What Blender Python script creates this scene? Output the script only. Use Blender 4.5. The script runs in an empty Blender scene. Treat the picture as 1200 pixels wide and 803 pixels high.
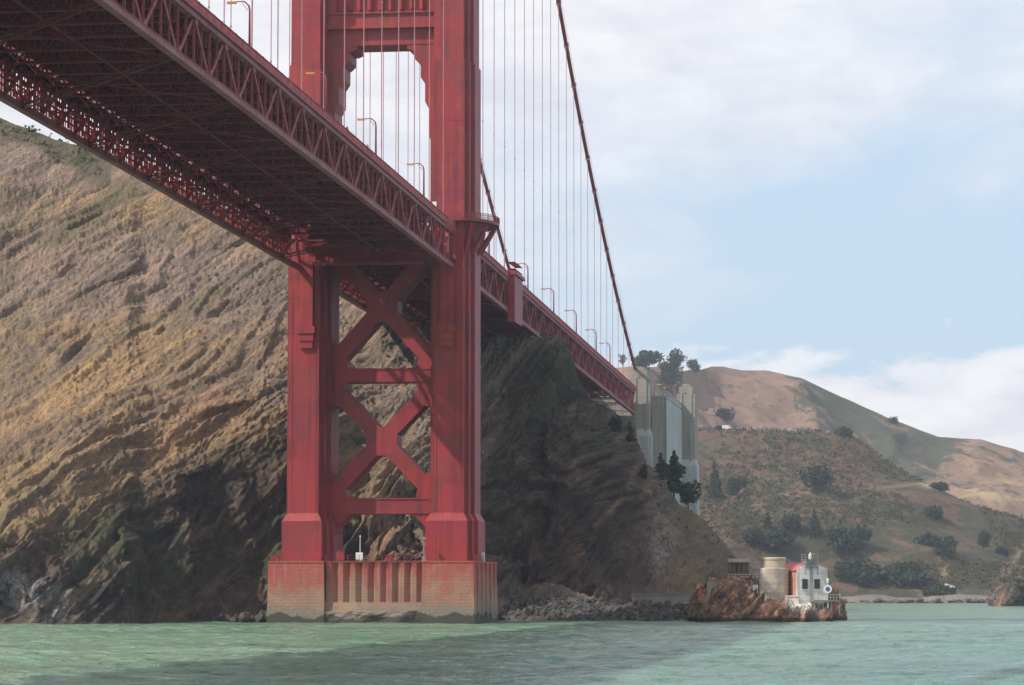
import bpy, math, random
import numpy as np
from mathutils import Vector, Matrix
R = math.radians
random.seed(7)
S = bpy.context.scene
COL = S.collection

# ------------------------------------------------------------------ camera
CAM = np.array([95.784, -537.78, 5.514]); YAW, PITCH, FPX = R(7.686), R(4.681), 3560.0
cd = bpy.data.cameras.new('camera'); co = bpy.data.objects.new('camera', cd); COL.objects.link(co)
cd.sensor_width = 36; cd.lens = FPX / 1200 * 36; cd.clip_start = 1; cd.clip_end = 30000
co.location = CAM; co.rotation_euler = (R(90) + PITCH, 0, YAW)
S.camera = co
FW = np.array([-math.sin(YAW) * math.cos(PITCH), math.cos(YAW) * math.cos(PITCH), math.sin(PITCH)])
RT = np.array([math.cos(YAW), math.sin(YAW), 0.0]); UP = np.cross(RT, FW)

# ------------------------------------------------------------------ light
SUN = Vector((-0.63, -0.40, 0.75)).normalized()
SUN_EL = math.asin(SUN.z); SUN_AZ = math.atan2(SUN.x, SUN.y)
w = bpy.data.worlds.new('World'); S.world = w; w.use_nodes = True
nt = w.node_tree; nt.nodes.clear()
def nd(tree, t, **k):
    n = tree.nodes.new(t)
    for a, b in k.items(): setattr(n, a, b)
    return n
out = nd(nt, 'ShaderNodeOutputWorld'); bg = nd(nt, 'ShaderNodeBackground')
sky = nd(nt, 'ShaderNodeTexSky', sky_type='NISHITA', sun_disc=False, sun_elevation=SUN_EL, sun_rotation=SUN_AZ,
         air_density=1.0, dust_density=2.2, ozone_density=2.0)
SKYS = 0.105
bg.inputs['Strength'].default_value = SKYS
tc = nd(nt, 'ShaderNodeTexCoord')
def math_(tree, op, a, b=None, clamp=False):
    n = nd(tree, 'ShaderNodeMath', operation=op, use_clamp=clamp)
    for i, v in enumerate((a, b)):
        if v is None: continue
        if isinstance(v, (int, float)): n.inputs[i].default_value = v
        else: tree.links.new(v, n.inputs[i])
    return n.outputs[0]
def noise_(tree, vec, scale, detail=6, rough=.55, dist=0., sc=(1, 1, 1), loc=(0, 0, 0), rot=(0, 0, 0)):
    m = nd(tree, 'ShaderNodeMapping'); m.inputs['Scale'].default_value = sc; m.inputs['Location'].default_value = loc
    if any(rot):                                            # turn first, then stretch, so the bands follow the dip
        q = nd(tree, 'ShaderNodeMapping'); q.inputs['Rotation'].default_value = rot; tree.links.new(vec, q.inputs['Vector']); vec = q.outputs[0]
    tree.links.new(vec, m.inputs['Vector'])
    n = nd(tree, 'ShaderNodeTexNoise'); n.inputs['Scale'].default_value = scale; n.inputs['Detail'].default_value = detail
    n.inputs['Roughness'].default_value = rough; n.inputs['Distortion'].default_value = dist
    tree.links.new(m.outputs[0], n.inputs['Vector'])
    return n.outputs['Fac']
def ramp_(tree, fac, stops):
    n = nd(tree, 'ShaderNodeValToRGB'); cr = n.color_ramp
    while len(cr.elements) > 1: cr.elements.remove(cr.elements[-1])
    cr.elements[0].position = stops[0][0]; cr.elements[0].color = (*stops[0][1], 1) if not isinstance(stops[0][1], (int, float)) else (stops[0][1],) * 3 + (1,)
    for p, c in stops[1:]:
        e = cr.elements.new(p); e.color = (*c, 1) if not isinstance(c, (int, float)) else (c, c, c, 1)
    tree.links.new(fac, n.inputs[0]); return n.outputs[0]
def mix_(tree, fac, a, b, blend='MIX'):
    n = nd(tree, 'ShaderNodeMix', data_type='RGBA', blend_type=blend)
    for s, v in ((n.inputs[0], fac), (n.inputs[6], a), (n.inputs[7], b)):
        if isinstance(v, (int, float)): s.default_value = v
        elif isinstance(v, tuple): s.default_value = (*v, 1)
        else: tree.links.new(v, s)
    return n.outputs[2]
# clouds: thin veil high up, a clear blue band, cumulus bank near the horizon
sep = nd(nt, 'ShaderNodeSeparateXYZ'); nt.links.new(tc.outputs['Generated'], sep.inputs[0])
el = sep.outputs[2]
n1 = noise_(nt, tc.outputs['Generated'], 9, 7, .55, .3, (1, 1, 2.2), (3.1, 1.7, .4))
n2 = noise_(nt, tc.outputs['Generated'], 26, 8, .6, .2, (1, 1, 2.6), (.3, 5.7, 2.4))
east = math_(nt, 'ADD', math_(nt, 'MULTIPLY', sep.outputs[0], 1.0), 0.0)      # world x: grows to the right of the picture
veil_h = math_(nt, 'SUBTRACT', el, math_(nt, 'MULTIPLY', east, 0.36))
veil = math_(nt, 'ADD', math_(nt, 'MULTIPLY', math_(nt, 'SUBTRACT', veil_h, 0.128), 9.0), math_(nt, 'MULTIPLY', math_(nt, 'SUBTRACT', n1, .5), 1.9))
veil = ramp_(nt, veil, [(0.0, 0.0), (0.45, .75), (1.0, 1.0)])
low = math_(nt, 'MULTIPLY', math_(nt, 'SUBTRACT', 0.083, el), 44.0)
low = math_(nt, 'ADD', low, math_(nt, 'MULTIPLY', math_(nt, 'SUBTRACT', n2, .5), 3.2))
low = ramp_(nt, low, [(0.1, 0.0), (0.45, .8), (.9, 1.0)])
cl = math_(nt, 'MAXIMUM', veil, low)
shade = ramp_(nt, n2, [(.3, (6.5, 6.55, 7.15)), (.62, (8.1, 8.0, 8.15))])
basesky = mix_(nt, .65, sky.outputs[0], (5.6, 7.3, 9.1))
skyc = mix_(nt, cl, basesky, shade)
nt.links.new(skyc, bg.inputs['Color']); nt.links.new(bg.outputs[0], out.inputs[0])
sl = bpy.data.lights.new('sun', 'SUN'); so = bpy.data.objects.new('sun', sl); COL.objects.link(so)
sl.energy = 4.3; sl.angle = R(.8); sl.color = (1, .93, .84)
so.rotation_euler = SUN.to_track_quat('Z', 'Y').to_euler(); so.location = (-200, -200, 400)
S.view_settings.view_transform = 'Standard'; S.view_settings.look = 'None'; S.view_settings.gamma = 1
S.view_settings.use_curve_mapping = False; S.view_settings.exposure = 0.27
S.cycles.max_bounces = 5; S.cycles.volume_bounces = 0; S.cycles.transparent_max_bounces = 6
HAZE_DENSITY = 0.00009

# ------------------------------------------------------------------ helpers
def at(px, py, d):
    return CAM + d * (FW + (px - 600) / FPX * RT + (401.5 - py) / FPX * UP)
def proj(P):
    v = np.asarray(P) - CAM; z = v @ FW
    return np.stack([600 + FPX * (v @ RT) / z, 401.5 - FPX * (v @ UP) / z, z], -1)
def tag(o, label=None, cat=None, group=None, kind=None):
    if label: o['label'] = label
    if cat: o['category'] = cat
    if group: o['group'] = group
    if kind: o['kind'] = kind
    return o
def empty(name, loc, label, cat, group=None, rz=0):
    o = bpy.data.objects.new(name, None); COL.objects.link(o); o.location = loc; o.rotation_euler = (0, 0, rz)
    return tag(o, label, cat, group)
def copy_tree(o, parent=None):
    c = o.copy(); COL.objects.link(c); c.parent = parent
    for ch in list(o.children): copy_tree(ch, c)
    return c
class MB:
    def __init__(s): s.v = []; s.f = []
    def add(s, v, f):
        n = len(s.v); s.v += [tuple(map(float, a)) for a in v]; s.f += [tuple(i + n for i in q) for q in f]; return s
    def box(s, x0, x1, y0, y1, z0, z1):
        return s.add([(x0, y0, z0), (x1, y0, z0), (x1, y1, z0), (x0, y1, z0), (x0, y0, z1), (x1, y0, z1), (x1, y1, z1), (x0, y1, z1)],
                     [(3, 2, 1, 0), (4, 5, 6, 7), (0, 1, 5, 4), (1, 2, 6, 5), (2, 3, 7, 6), (3, 0, 4, 7)])
    def bar(s, p, q, a, b=None, up=(0, 0, 1)):
        b = b or a; p = Vector(p); q = Vector(q); d = (q - p).normalized(); u = Vector(up)
        if abs(d.dot(u)) > .97: u = Vector((0, 1, 0))
        x = d.cross(u).normalized() * a / 2; y = x.cross(d).normalized() * b / 2
        vs = [c + i * x + j * y for c in (p, q) for i, j in ((-1, -1), (1, -1), (1, 1), (-1, 1))]
        return s.add(vs, [(3, 2, 1, 0), (4, 5, 6, 7), (0, 1, 5, 4), (1, 2, 6, 5), (2, 3, 7, 6), (3, 0, 4, 7)])
    def tube(s, pts, r, n=8, cap=True):
        pts = [Vector(p) for p in pts]; m = len(pts); rs = r if isinstance(r, (list, tuple)) else [r] * m
        vs = []
        for i, p in enumerate(pts):
            d = (pts[min(i + 1, m - 1)] - pts[max(i - 1, 0)]).normalized()
            u = Vector((1, 0, 0)) if abs(d.x) < .8 else Vector((0, 1, 0))
            a = d.cross(u).normalized(); b = d.cross(a)
            for k in range(n):
                t = 2 * math.pi * k / n; vs.append(p + (a * math.cos(t) + b * math.sin(t)) * rs[i])
        fs = [(i * n + k, i * n + (k + 1) % n, (i + 1) * n + (k + 1) % n, (i + 1) * n + k) for i in range(m - 1) for k in range(n)]
        if cap: fs += [tuple(range(n))[::-1], tuple((m - 1) * n + k for k in range(n))]
        return s.add(vs, fs)
    def prism(s, poly, z0, z1, t0=None, axis='z'):
        """extrude a 2-D outline; axis z: (x,y) outline; axis y: (x,z) outline between y=z0..z1; axis x: (y,z) outline"""
        n = len(poly); t0 = t0 or poly
        def mk(p, h): return (p[0], p[1], h) if axis == 'z' else ((p[0], h, p[1]) if axis == 'y' else (h, p[0], p[1]))
        vs = [mk(p, z0) for p in poly] + [mk(p, z1) for p in t0]
        fs = [tuple(range(n))[::-1], tuple(range(n, 2 * n))] + [(i, (i + 1) % n, n + (i + 1) % n, n + i) for i in range(n)]
        return s.add(vs, fs)
    def lathe(s, prof, n=32, c=(0, 0)):
        vs = [(c[0] + r * math.cos(2 * math.pi * k / n), c[1] + r * math.sin(2 * math.pi * k / n), z) for r, z in prof for k in range(n)]
        m = len(prof)
        fs = [(i * n + k, i * n + (k + 1) % n, (i + 1) * n + (k + 1) % n, (i + 1) * n + k) for i in range(m - 1) for k in range(n)]
        fs += [tuple(range(n))[::-1], tuple((m - 1) * n + k for k in range(n))]
        return s.add(vs, fs)
    def mesh(s, name, mat, smooth=False, fix=True):
        me = bpy.data.meshes.new(name); me.from_pydata(s.v, [], s.f); me.update()
        if fix:
            import bmesh
            b = bmesh.new(); b.from_mesh(me); bmesh.ops.recalc_face_normals(b, faces=b.faces); b.to_mesh(me); b.free()
        if smooth: me.polygons.foreach_set('use_smooth', [True] * len(me.polygons))
        if mat: me.materials.append(mat)
        return me
    def build(s, name, mat, parent=None, smooth=False, loc=None, fix=True):
        o = bpy.data.objects.new(name, s.mesh(name, mat, smooth, fix)); COL.objects.link(o); o.parent = parent
        if loc is not None: o.location = loc
        return o
def link(name, me, parent=None, loc=(0, 0, 0), rot=(0, 0, 0)):
    o = bpy.data.objects.new(name, me); COL.objects.link(o); o.parent = parent; o.location = loc; o.rotation_euler = rot; return o

# vectorised gradient noise
_rs = np.random.RandomState(11); _perm = _rs.permutation(256); _perm = np.concatenate([_perm, _perm, _perm])
_g = _rs.normal(size=(256, 3)); _g /= np.linalg.norm(_g, axis=1)[:, None]
def perlin(P):
    P = np.asarray(P, float); i = np.floor(P).astype(int); f = P - i; i &= 255
    u = f * f * f * (f * (f * 6 - 15) + 10); r = 0
    for dx in (0, 1):
        for dy in (0, 1):
            for dz in (0, 1):
                h = _perm[_perm[_perm[i[..., 0] + dx] + i[..., 1] + dy] + i[..., 2] + dz]
                dot = (_g[h] * (f - (dx, dy, dz))).sum(-1)
                r = r + dot * (u[..., 0] if dx else 1 - u[..., 0]) * (u[..., 1] if dy else 1 - u[..., 1]) * (u[..., 2] if dz else 1 - u[..., 2])
    return r * 1.6
def fbm(P, o=4, lac=2.05, g=.5):
    r = 0; a = 1
    for k in range(o): r = r + a * perlin(P); P = np.asarray(P) * lac + 17.3; a *= g
    return r
def ridged(P, o=4, g=.5):
    r = 0; a = 1
    for k in range(o): r = r + a * (1 - np.abs(perlin(P)) * 2.2); P = np.asarray(P) * 2.07 + 9.1; a *= g
    return r

# ------------------------------------------------------------------ materials
def mat(name, rough=.8, spec=.3):
    m = bpy.data.materials.new(name); m.use_nodes = True; t = m.node_tree
    b = t.nodes['Principled BSDF']; b.inputs['Roughness'].default_value = rough; b.inputs['Specular IOR Level'].default_value = spec
    c = nd(t, 'ShaderNodeTexCoord')
    return m, t, b, c.outputs['Object']
def bump(t, b, h, strength, dist=1.0):
    n = nd(t, 'ShaderNodeBump'); n.inputs['Strength'].default_value = strength; n.inputs['Distance'].default_value = dist
    t.links.new(h, n.inputs['Height']); t.links.new(n.outputs[0], b.inputs['Normal'])
def wpos(t):
    return nd(t, 'ShaderNodeNewGeometry').outputs['Position']

def simple(name, c1, c2, scale=1., rough=.8, spec=.3, bmp=.0, metal=0., sc=(1, 1, 1)):
    m, t, b, v = mat(name, rough, spec); f = noise_(t, wpos(t), scale, 6, .6, sc=sc)
    t.links.new(ramp_(t, f, [(.3, c1), (.7, c2)]), b.inputs['Base Color']); b.inputs['Metallic'].default_value = metal
    if bmp: bump(t, b, f, bmp, .1)
    return m

def paint(name, base, dark, streak):
    m, t, b, v = mat(name, .52, .35); w_ = wpos(t)
    big = noise_(t, w_, .09, 5, .6); st = noise_(t, w_, .9, 5, .65, sc=(1, 1, .05)); fine = noise_(t, w_, 2.5, 5, .6)
    c = mix_(t, ramp_(t, big, [(.35, 0.), (.7, .55)]), base, dark)
    c = mix_(t, ramp_(t, st, [(.48, 0.), (.68, .75)]), c, streak)
    c = mix_(t, ramp_(t, fine, [(.55, 0.), (.8, .25)]), c, dark)
    br = nd(t, 'ShaderNodeTexBrick'); br.inputs['Scale'].default_value = 1; br.offset = .5
    br.inputs['Brick Width'].default_value = 2.6; br.inputs['Row Height'].default_value = 6.4; br.inputs['Mortar Size'].default_value = .05
    br.inputs['Mortar Smooth'].default_value = .3
    mp = nd(t, 'ShaderNodeMapping'); mp.inputs['Rotation'].default_value = (R(90), 0, 0); t.links.new(w_, mp.inputs[0]); t.links.new(mp.outputs[0], br.inputs[0])
    br.inputs['Color1'].default_value = (1, 1, 1, 1); br.inputs['Color2'].default_value = (.93, .93, .93, 1); br.inputs['Mortar'].default_value = (.62, .6, .62, 1)
    c = mix_(t, .8, c, br.outputs[0], 'MULTIPLY')
    pt = nd(t, 'ShaderNodeTexVoronoi'); pt.inputs['Scale'].default_value = .22; t.links.new(mp.outputs[0], pt.inputs[0])
    c = mix_(t, .22, c, pt.outputs['Color'], 'SOFT_LIGHT')
    rust = noise_(t, w_, 1.1, 7, .72, 0, (1, 1, .5), (4, 4, 4)); c = mix_(t, ramp_(t, rust, [(.63, 0.), (.70, .7)]), c, (.15, .045, .03))
    t.links.new(c, b.inputs['Base Color']); bump(t, b, fine, .15, .05)
    return m
RED = paint('orange_red_paint', (.31, .034, .036), (.24, .028, .032), (.15, .026, .03))
RED2 = simple('truss_paint', (.20, .035, .042), (.31, .055, .062), .5, .6, .3, 0, 0, (1, 1, .6))
ROPE = simple('rope_paint', (.36, .15, .17), (.46, .24, .25), 1., .6)
CHORD = simple('faded_chord_paint', (.25, .055, .065), (.35, .13, .15), .16, .6, .3, 0, 0, (1, 1, .5))
SHADE = simple('shaded_chord', (.018, .008, .01), (.04, .014, .016), .5, .9, .1)  # bridge red taken near black: overhang shade painted on the west top chord
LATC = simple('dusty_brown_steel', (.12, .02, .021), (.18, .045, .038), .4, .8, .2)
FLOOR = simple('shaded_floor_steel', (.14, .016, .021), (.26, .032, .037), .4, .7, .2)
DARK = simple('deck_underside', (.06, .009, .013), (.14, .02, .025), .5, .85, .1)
ASPH = simple('asphalt', (.04, .04, .042), (.06, .06, .06), .6, .9)
YEL = simple('lamp_amber', (.50, .24, .07), (.55, .3, .1), 3, .4)
WHT = simple('white_paint', (.62, .62, .6), (.78, .78, .77), 1.4, .6)
GREY = simple('weathered_grey', (.16, .16, .155), (.3, .3, .29), 1.5, .8)
BLK = simple('dark_opening', (.02, .022, .025), (.03, .03, .035), 1, .3, .5)
WOOD = simple('weathered_wood', (.13, .09, .065), (.22, .17, .12), .8, .9)

def m_concrete(name, light, mid, stain, zs=None):
    m, t, b, v = mat(name, .88, .2); w_ = wpos(t)
    big = noise_(t, w_, .12, 6, .6); st = noise_(t, w_, .7, 6, .7, sc=(1, 1, .06)); fine = noise_(t, w_, 3, 5, .6)
    c = mix_(t, ramp_(t, big, [(.35, 0.), (.65, 1.)]), light, mid)
    c = mix_(t, ramp_(t, st, [(.48, 0.), (.68, .7)]), c, stain)
    c = mix_(t, ramp_(t, fine, [(.5, 0.), (.75, .35)]), c, tuple(x * .55 for x in mid))
    wv = nd(t, 'ShaderNodeTexWave', wave_type='BANDS', bands_direction='Z'); wv.inputs['Scale'].default_value = .25; wv.inputs['Distortion'].default_value = .3
    t.links.new(w_, wv.inputs[0]); c = mix_(t, ramp_(t, wv.outputs[1], [(.0, .45), (.06, 0.)]), c, stain)
    pat = noise_(t, w_, .3, 4, .7, 0, (1, 1, .6), (9, 9, 2)); c = mix_(t, ramp_(t, pat, [(.55, 0.), (.62, .35)]), c, stain)
    t.links.new(c, b.inputs['Base Color']); bump(t, b, fine, .4, .1)
    return m
CONC = m_concrete('old_concrete', (.33, .31, .27), (.27, .255, .225), (.17, .16, .15))
CONC2 = m_concrete('pale_concrete', (.44, .45, .44), (.35, .36, .36), (.24, .24, .25))

def m_pier():
    m, t, b, v = mat('pier_concrete', .85, .25); w_ = wpos(t)
    s = nd(t, 'ShaderNodeSeparateXYZ'); t.links.new(w_, s.inputs[0]); z = s.outputs[2]
    big = noise_(t, w_, .16, 6, .6, .4); st = noise_(t, w_, .55, 6, .65, sc=(1, 1, .07)); fine = noise_(t, w_, 1.7, 6, .65)
    c = mix_(t, ramp_(t, big, [(.35, 0.), (.62, 1.)]), (.34, .235, .155), (.31, .15, .11))
    # rust-red run-off from the paint above, fading downwards in streaks
    run = math_(t, 'ADD', math_(t, 'MULTIPLY', math_(t, 'SUBTRACT', z, 4.4), .2), math_(t, 'MULTIPLY', math_(t, 'SUBTRACT', st, .5), 3.4))
    run = math_(t, 'ADD', run, math_(t, 'MULTIPLY', math_(t, 'SUBTRACT', big, .5), 2.2))
    c = mix_(t, ramp_(t, run, [(0., 0.), (.9, .85)]), c, (.38, .07, .06))
    c = mix_(t, ramp_(t, st, [(.55, 0.), (.75, .5)]), c, (.42, .37, .27))
    gz = math_(t, 'ADD', math_(t, 'MULTIPLY', math_(t, 'SUBTRACT', 3.3, z), .55), math_(t, 'MULTIPLY', math_(t, 'SUBTRACT', big, .5), 3.0))
    gz = math_(t, 'ADD', gz, math_(t, 'MULTIPLY', math_(t, 'SUBTRACT', fine, .5), 1.0))
    c = mix_(t, ramp_(t, gz, [(0., 0.), (.55, .85)]), c, (.21, .19, .155))
    wz = math_(t, 'ADD', math_(t, 'MULTIPLY', math_(t, 'SUBTRACT', 1.5, z), 1.5), math_(t, 'MULTIPLY', math_(t, 'SUBTRACT', big, .5), 9.0))
    c = mix_(t, ramp_(t, wz, [(.1, 0.), (.6, .95)]), c, (.05, .052, .042))
    c = mix_(t, ramp_(t, fine, [(.5, 0.), (.8, .4)]), c, (.10, .08, .06))
    wv = nd(t, 'ShaderNodeTexWave', wave_type='BANDS', bands_direction='Z'); wv.inputs['Scale'].default_value = .55; wv.inputs['Distortion'].default_value = .4
    t.links.new(w_, wv.inputs[0]); c = mix_(t, ramp_(t, wv.outputs[1], [(.0, .4), (.10, 0.)]), c, (.12, .08, .06))
    t.links.new(c, b.inputs['Base Color']); bump(t, b, fine, .6, .2)
    return m
PIER = m_pier()

def m_rockhill():
    m, t, b, v = mat('hillside_rock', .93, .12); w_ = wpos(t)
    ang = (0, R(58), 0)      # strata dip towards the water
    G = 1.0
    f1 = noise_(t, w_, .035, 7, .6, .8, (1, .3, 3.2), (4, 2, 1), ang)
    f2 = noise_(t, w_, .06, 9, .7, .6, (1, .25, 4.6), (1, 7, 3), ang)
    f3 = noise_(t, w_, .42, 8, .72, .4, (1, 1, 2.6), (3, 7, 9), ang)
    f4 = noise_(t, w_, .016, 4, .5, .4)
    c = mix_(t, ramp_(t, f1, [(.36, 0.), (.6, 1.)]), (.33, .215, .135), (.48, .31, .135))
    c = mix_(t, ramp_(t, f4, [(.40, 0.), (.54, .85)]), c, (.33, .24, .195))
    c = mix_(t, ramp_(t, f2, [(.42, .75), (.56, 0.)]), c, (.16, .125, .10))  # dark rock seams that also paint in the shadow of the gullies
    c = mix_(t, ramp_(t, f2, [(.58, 0.), (.72, .6)]), c, (.50, .25, .155))
    c = mix_(t, ramp_(t, f3, [(.36, .7), (.5, 0.)]), c, (.13, .105, .09))
    c = mix_(t, ramp_(t, f3, [(.56, 0.), (.72, .55)]), c, (.46, .38, .26))
    f5 = noise_(t, w_, 1.3, 6, .75, .2, (1, 1, 1.8), (1, 2, 9), ang)
    c = mix_(t, ramp_(t, f5, [(.36, .75), (.48, 0.)]), c, (.12, .10, .09)); c = mix_(t, ramp_(t, f5, [(.56, 0.), (.66, .6)]), c, (.52, .42, .29))
    ol = noise_(t, w_, .045, 7, .66, .5, (1, .4, 2.0), (6, 1, 3), ang); c = mix_(t, ramp_(t, ol, [(.55, 0.), (.63, .6)]), c, (.15, .135, .075))
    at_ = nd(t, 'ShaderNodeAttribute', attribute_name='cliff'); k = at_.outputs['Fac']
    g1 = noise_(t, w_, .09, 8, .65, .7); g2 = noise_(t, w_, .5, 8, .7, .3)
    d = mix_(t, ramp_(t, g1, [(.38, 0.), (.6, 1.)]), (.04, .038, .034), (.165, .125, .085))  # dark rock colours, kept deeper to carry the slope's shade
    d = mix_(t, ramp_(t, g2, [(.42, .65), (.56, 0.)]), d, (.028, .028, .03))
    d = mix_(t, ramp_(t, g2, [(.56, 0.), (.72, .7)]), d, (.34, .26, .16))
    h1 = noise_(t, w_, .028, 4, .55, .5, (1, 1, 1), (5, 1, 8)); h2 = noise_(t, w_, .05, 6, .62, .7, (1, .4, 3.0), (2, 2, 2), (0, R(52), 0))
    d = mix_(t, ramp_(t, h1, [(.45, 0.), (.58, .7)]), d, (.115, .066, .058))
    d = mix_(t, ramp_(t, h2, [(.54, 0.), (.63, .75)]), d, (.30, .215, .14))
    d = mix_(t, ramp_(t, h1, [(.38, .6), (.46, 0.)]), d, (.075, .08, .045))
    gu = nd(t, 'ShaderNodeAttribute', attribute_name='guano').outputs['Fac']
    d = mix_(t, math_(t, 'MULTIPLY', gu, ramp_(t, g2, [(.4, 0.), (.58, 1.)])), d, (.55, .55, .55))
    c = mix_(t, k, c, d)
    gr = nd(t, 'ShaderNodeAttribute', attribute_name='green').outputs['Fac']
    c = mix_(t, math_(t, 'MULTIPLY', gr, ramp_(t, f2, [(.38, .3), (.6, 1.)])), c, (.075, .085, .045))
    tiny = noise_(t, w_, .2, 3, .5, 0, (1, 1, 1), (8, 3, 3)); c = mix_(t, ramp_(t, tiny, [(.70, 0.), (.74, .8)]), c, (.09, .12, .045))
    t.links.new(c, b.inputs['Base Color'])
    h = math_(t, 'ADD', math_(t, 'MULTIPLY', f2, 1.0), math_(t, 'MULTIPLY', f3, .5))
    bump(t, b, h, .9, 3.0)
    return m
HILL = m_rockhill()

def m_farhill(name, grass, dry, bare, scrub, s=1.0):
    m, t, b, v = mat(name, .95, .08); w_ = wpos(t)
    f1 = noise_(t, w_, .006 * s, 5, .55, .6); f2 = noise_(t, w_, .03 * s, 8, .65, .4); f3 = noise_(t, w_, .16 * s, 6, .7)
    c = mix_(t, ramp_(t, f1, [(.40, 0.), (.58, 1.)]), bare, dry)
    c = mix_(t, ramp_(t, f2, [(.44, 0.), (.58, .8)]), c, grass)
    k = nd(t, 'ShaderNodeAttribute', attribute_name='scrub').outputs['Fac']
    mask = math_(t, 'ADD', k, math_(t, 'MULTIPLY', math_(t, 'SUBTRACT', f2, .5), 3.4))
    mask = math_(t, 'ADD', mask, math_(t, 'MULTIPLY', math_(t, 'SUBTRACT', f3, .5), 4.0))
    c = mix_(t, ramp_(t, mask, [(.35, 0.), (.62, .95)]), c, scrub)
    yl = nd(t, 'ShaderNodeAttribute', attribute_name='path').outputs['Fac']
    c = mix_(t, yl, c, (.40, .31, .17))
    c = mix_(t, ramp_(t, f3, [(.34, .5), (.5, 0.)]), c, tuple(x * .4 for x in bare))
    t.links.new(c, b.inputs['Base Color']); bump(t, b, f3, .7, 2.5)
    return m
NEARHILL = m_farhill('scrub_hill', (.095, .082, .05), (.135, .09, .062), (.12, .07, .058), (.048, .05, .03))
FARHILL = m_farhill('grass_hill', (.19, .125, .095), (.235, .155, .105), (.205, .125, .10), (.055, .065, .042), .5)

def m_foliage(name, a, b_, c_):
    m, t, b, v = mat(name, .8, .1); f = noise_(t, wpos(t), .5, 3, .6)
    t.links.new(ramp_(t, f, [(.3, a), (.5, b_), (.7, c_)]), b.inputs['Base Color'])
    return m
LEAF = m_foliage('dark_foliage', (.018, .032, .018), (.032, .05, .026), (.06, .08, .036))
LEAF2 = m_foliage('scrub_foliage', (.045, .05, .026), (.07, .07, .036), (.12, .095, .05))
BARK = simple('bark', (.06, .045, .035), (.12, .09, .07), 1.5, .9)

def m_redrock():
    m, t, b, v = mat('islet_rock', .9, .2); w_ = wpos(t); ang = (0, R(38), 0)
    f = noise_(t, w_, .32, 8, .68, .6, (1, 1, 2.4), (0, 0, 0), ang); g = noise_(t, w_, 1.3, 8, .7); h = noise_(t, w_, .16, 4, .5)
    c = ramp_(t, f, [(.36, (.05, .035, .03)), (.46, (.20, .10, .065)), (.54, (.46, .21, .11)), (.64, (.60, .42, .26))])
    c = mix_(t, ramp_(t, h, [(.42, 0.), (.6, .8)]), c, (.24, .17, .12))
    c = mix_(t, ramp_(t, g, [(.38, .8), (.52, 0.)]), c, (.035, .028, .026))
    gu = nd(t, 'ShaderNodeAttribute', attribute_name='guano').outputs['Fac']
    c = mix_(t, math_(t, 'MULTIPLY', gu, ramp_(t, g, [(.36, 0.), (.52, 1.)])), c, (.68, .64, .57))
    s = nd(t, 'ShaderNodeSeparateXYZ'); t.links.new(w_, s.inputs[0])
    wz = math_(t, 'ADD', math_(t, 'MULTIPLY', math_(t, 'SUBTRACT', .9, s.outputs[2]), 1.6), math_(t, 'MULTIPLY', math_(t, 'SUBTRACT', f, .5), 2))
    c = mix_(t, ramp_(t, wz, [(.1, 0.), (.7, .9)]), c, (.03, .028, .024))
    t.links.new(c, b.inputs['Base Color']); bump(t, b, math_(t, 'ADD', f, math_(t, 'MULTIPLY', g, .5)), .9, .8)
    return m
REDROCK = m_redrock()
RIPRAP = simple('riprap_rock', (.022, .022, .024), (.12, .11, .10), .5, .9, .2, .6)

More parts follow.
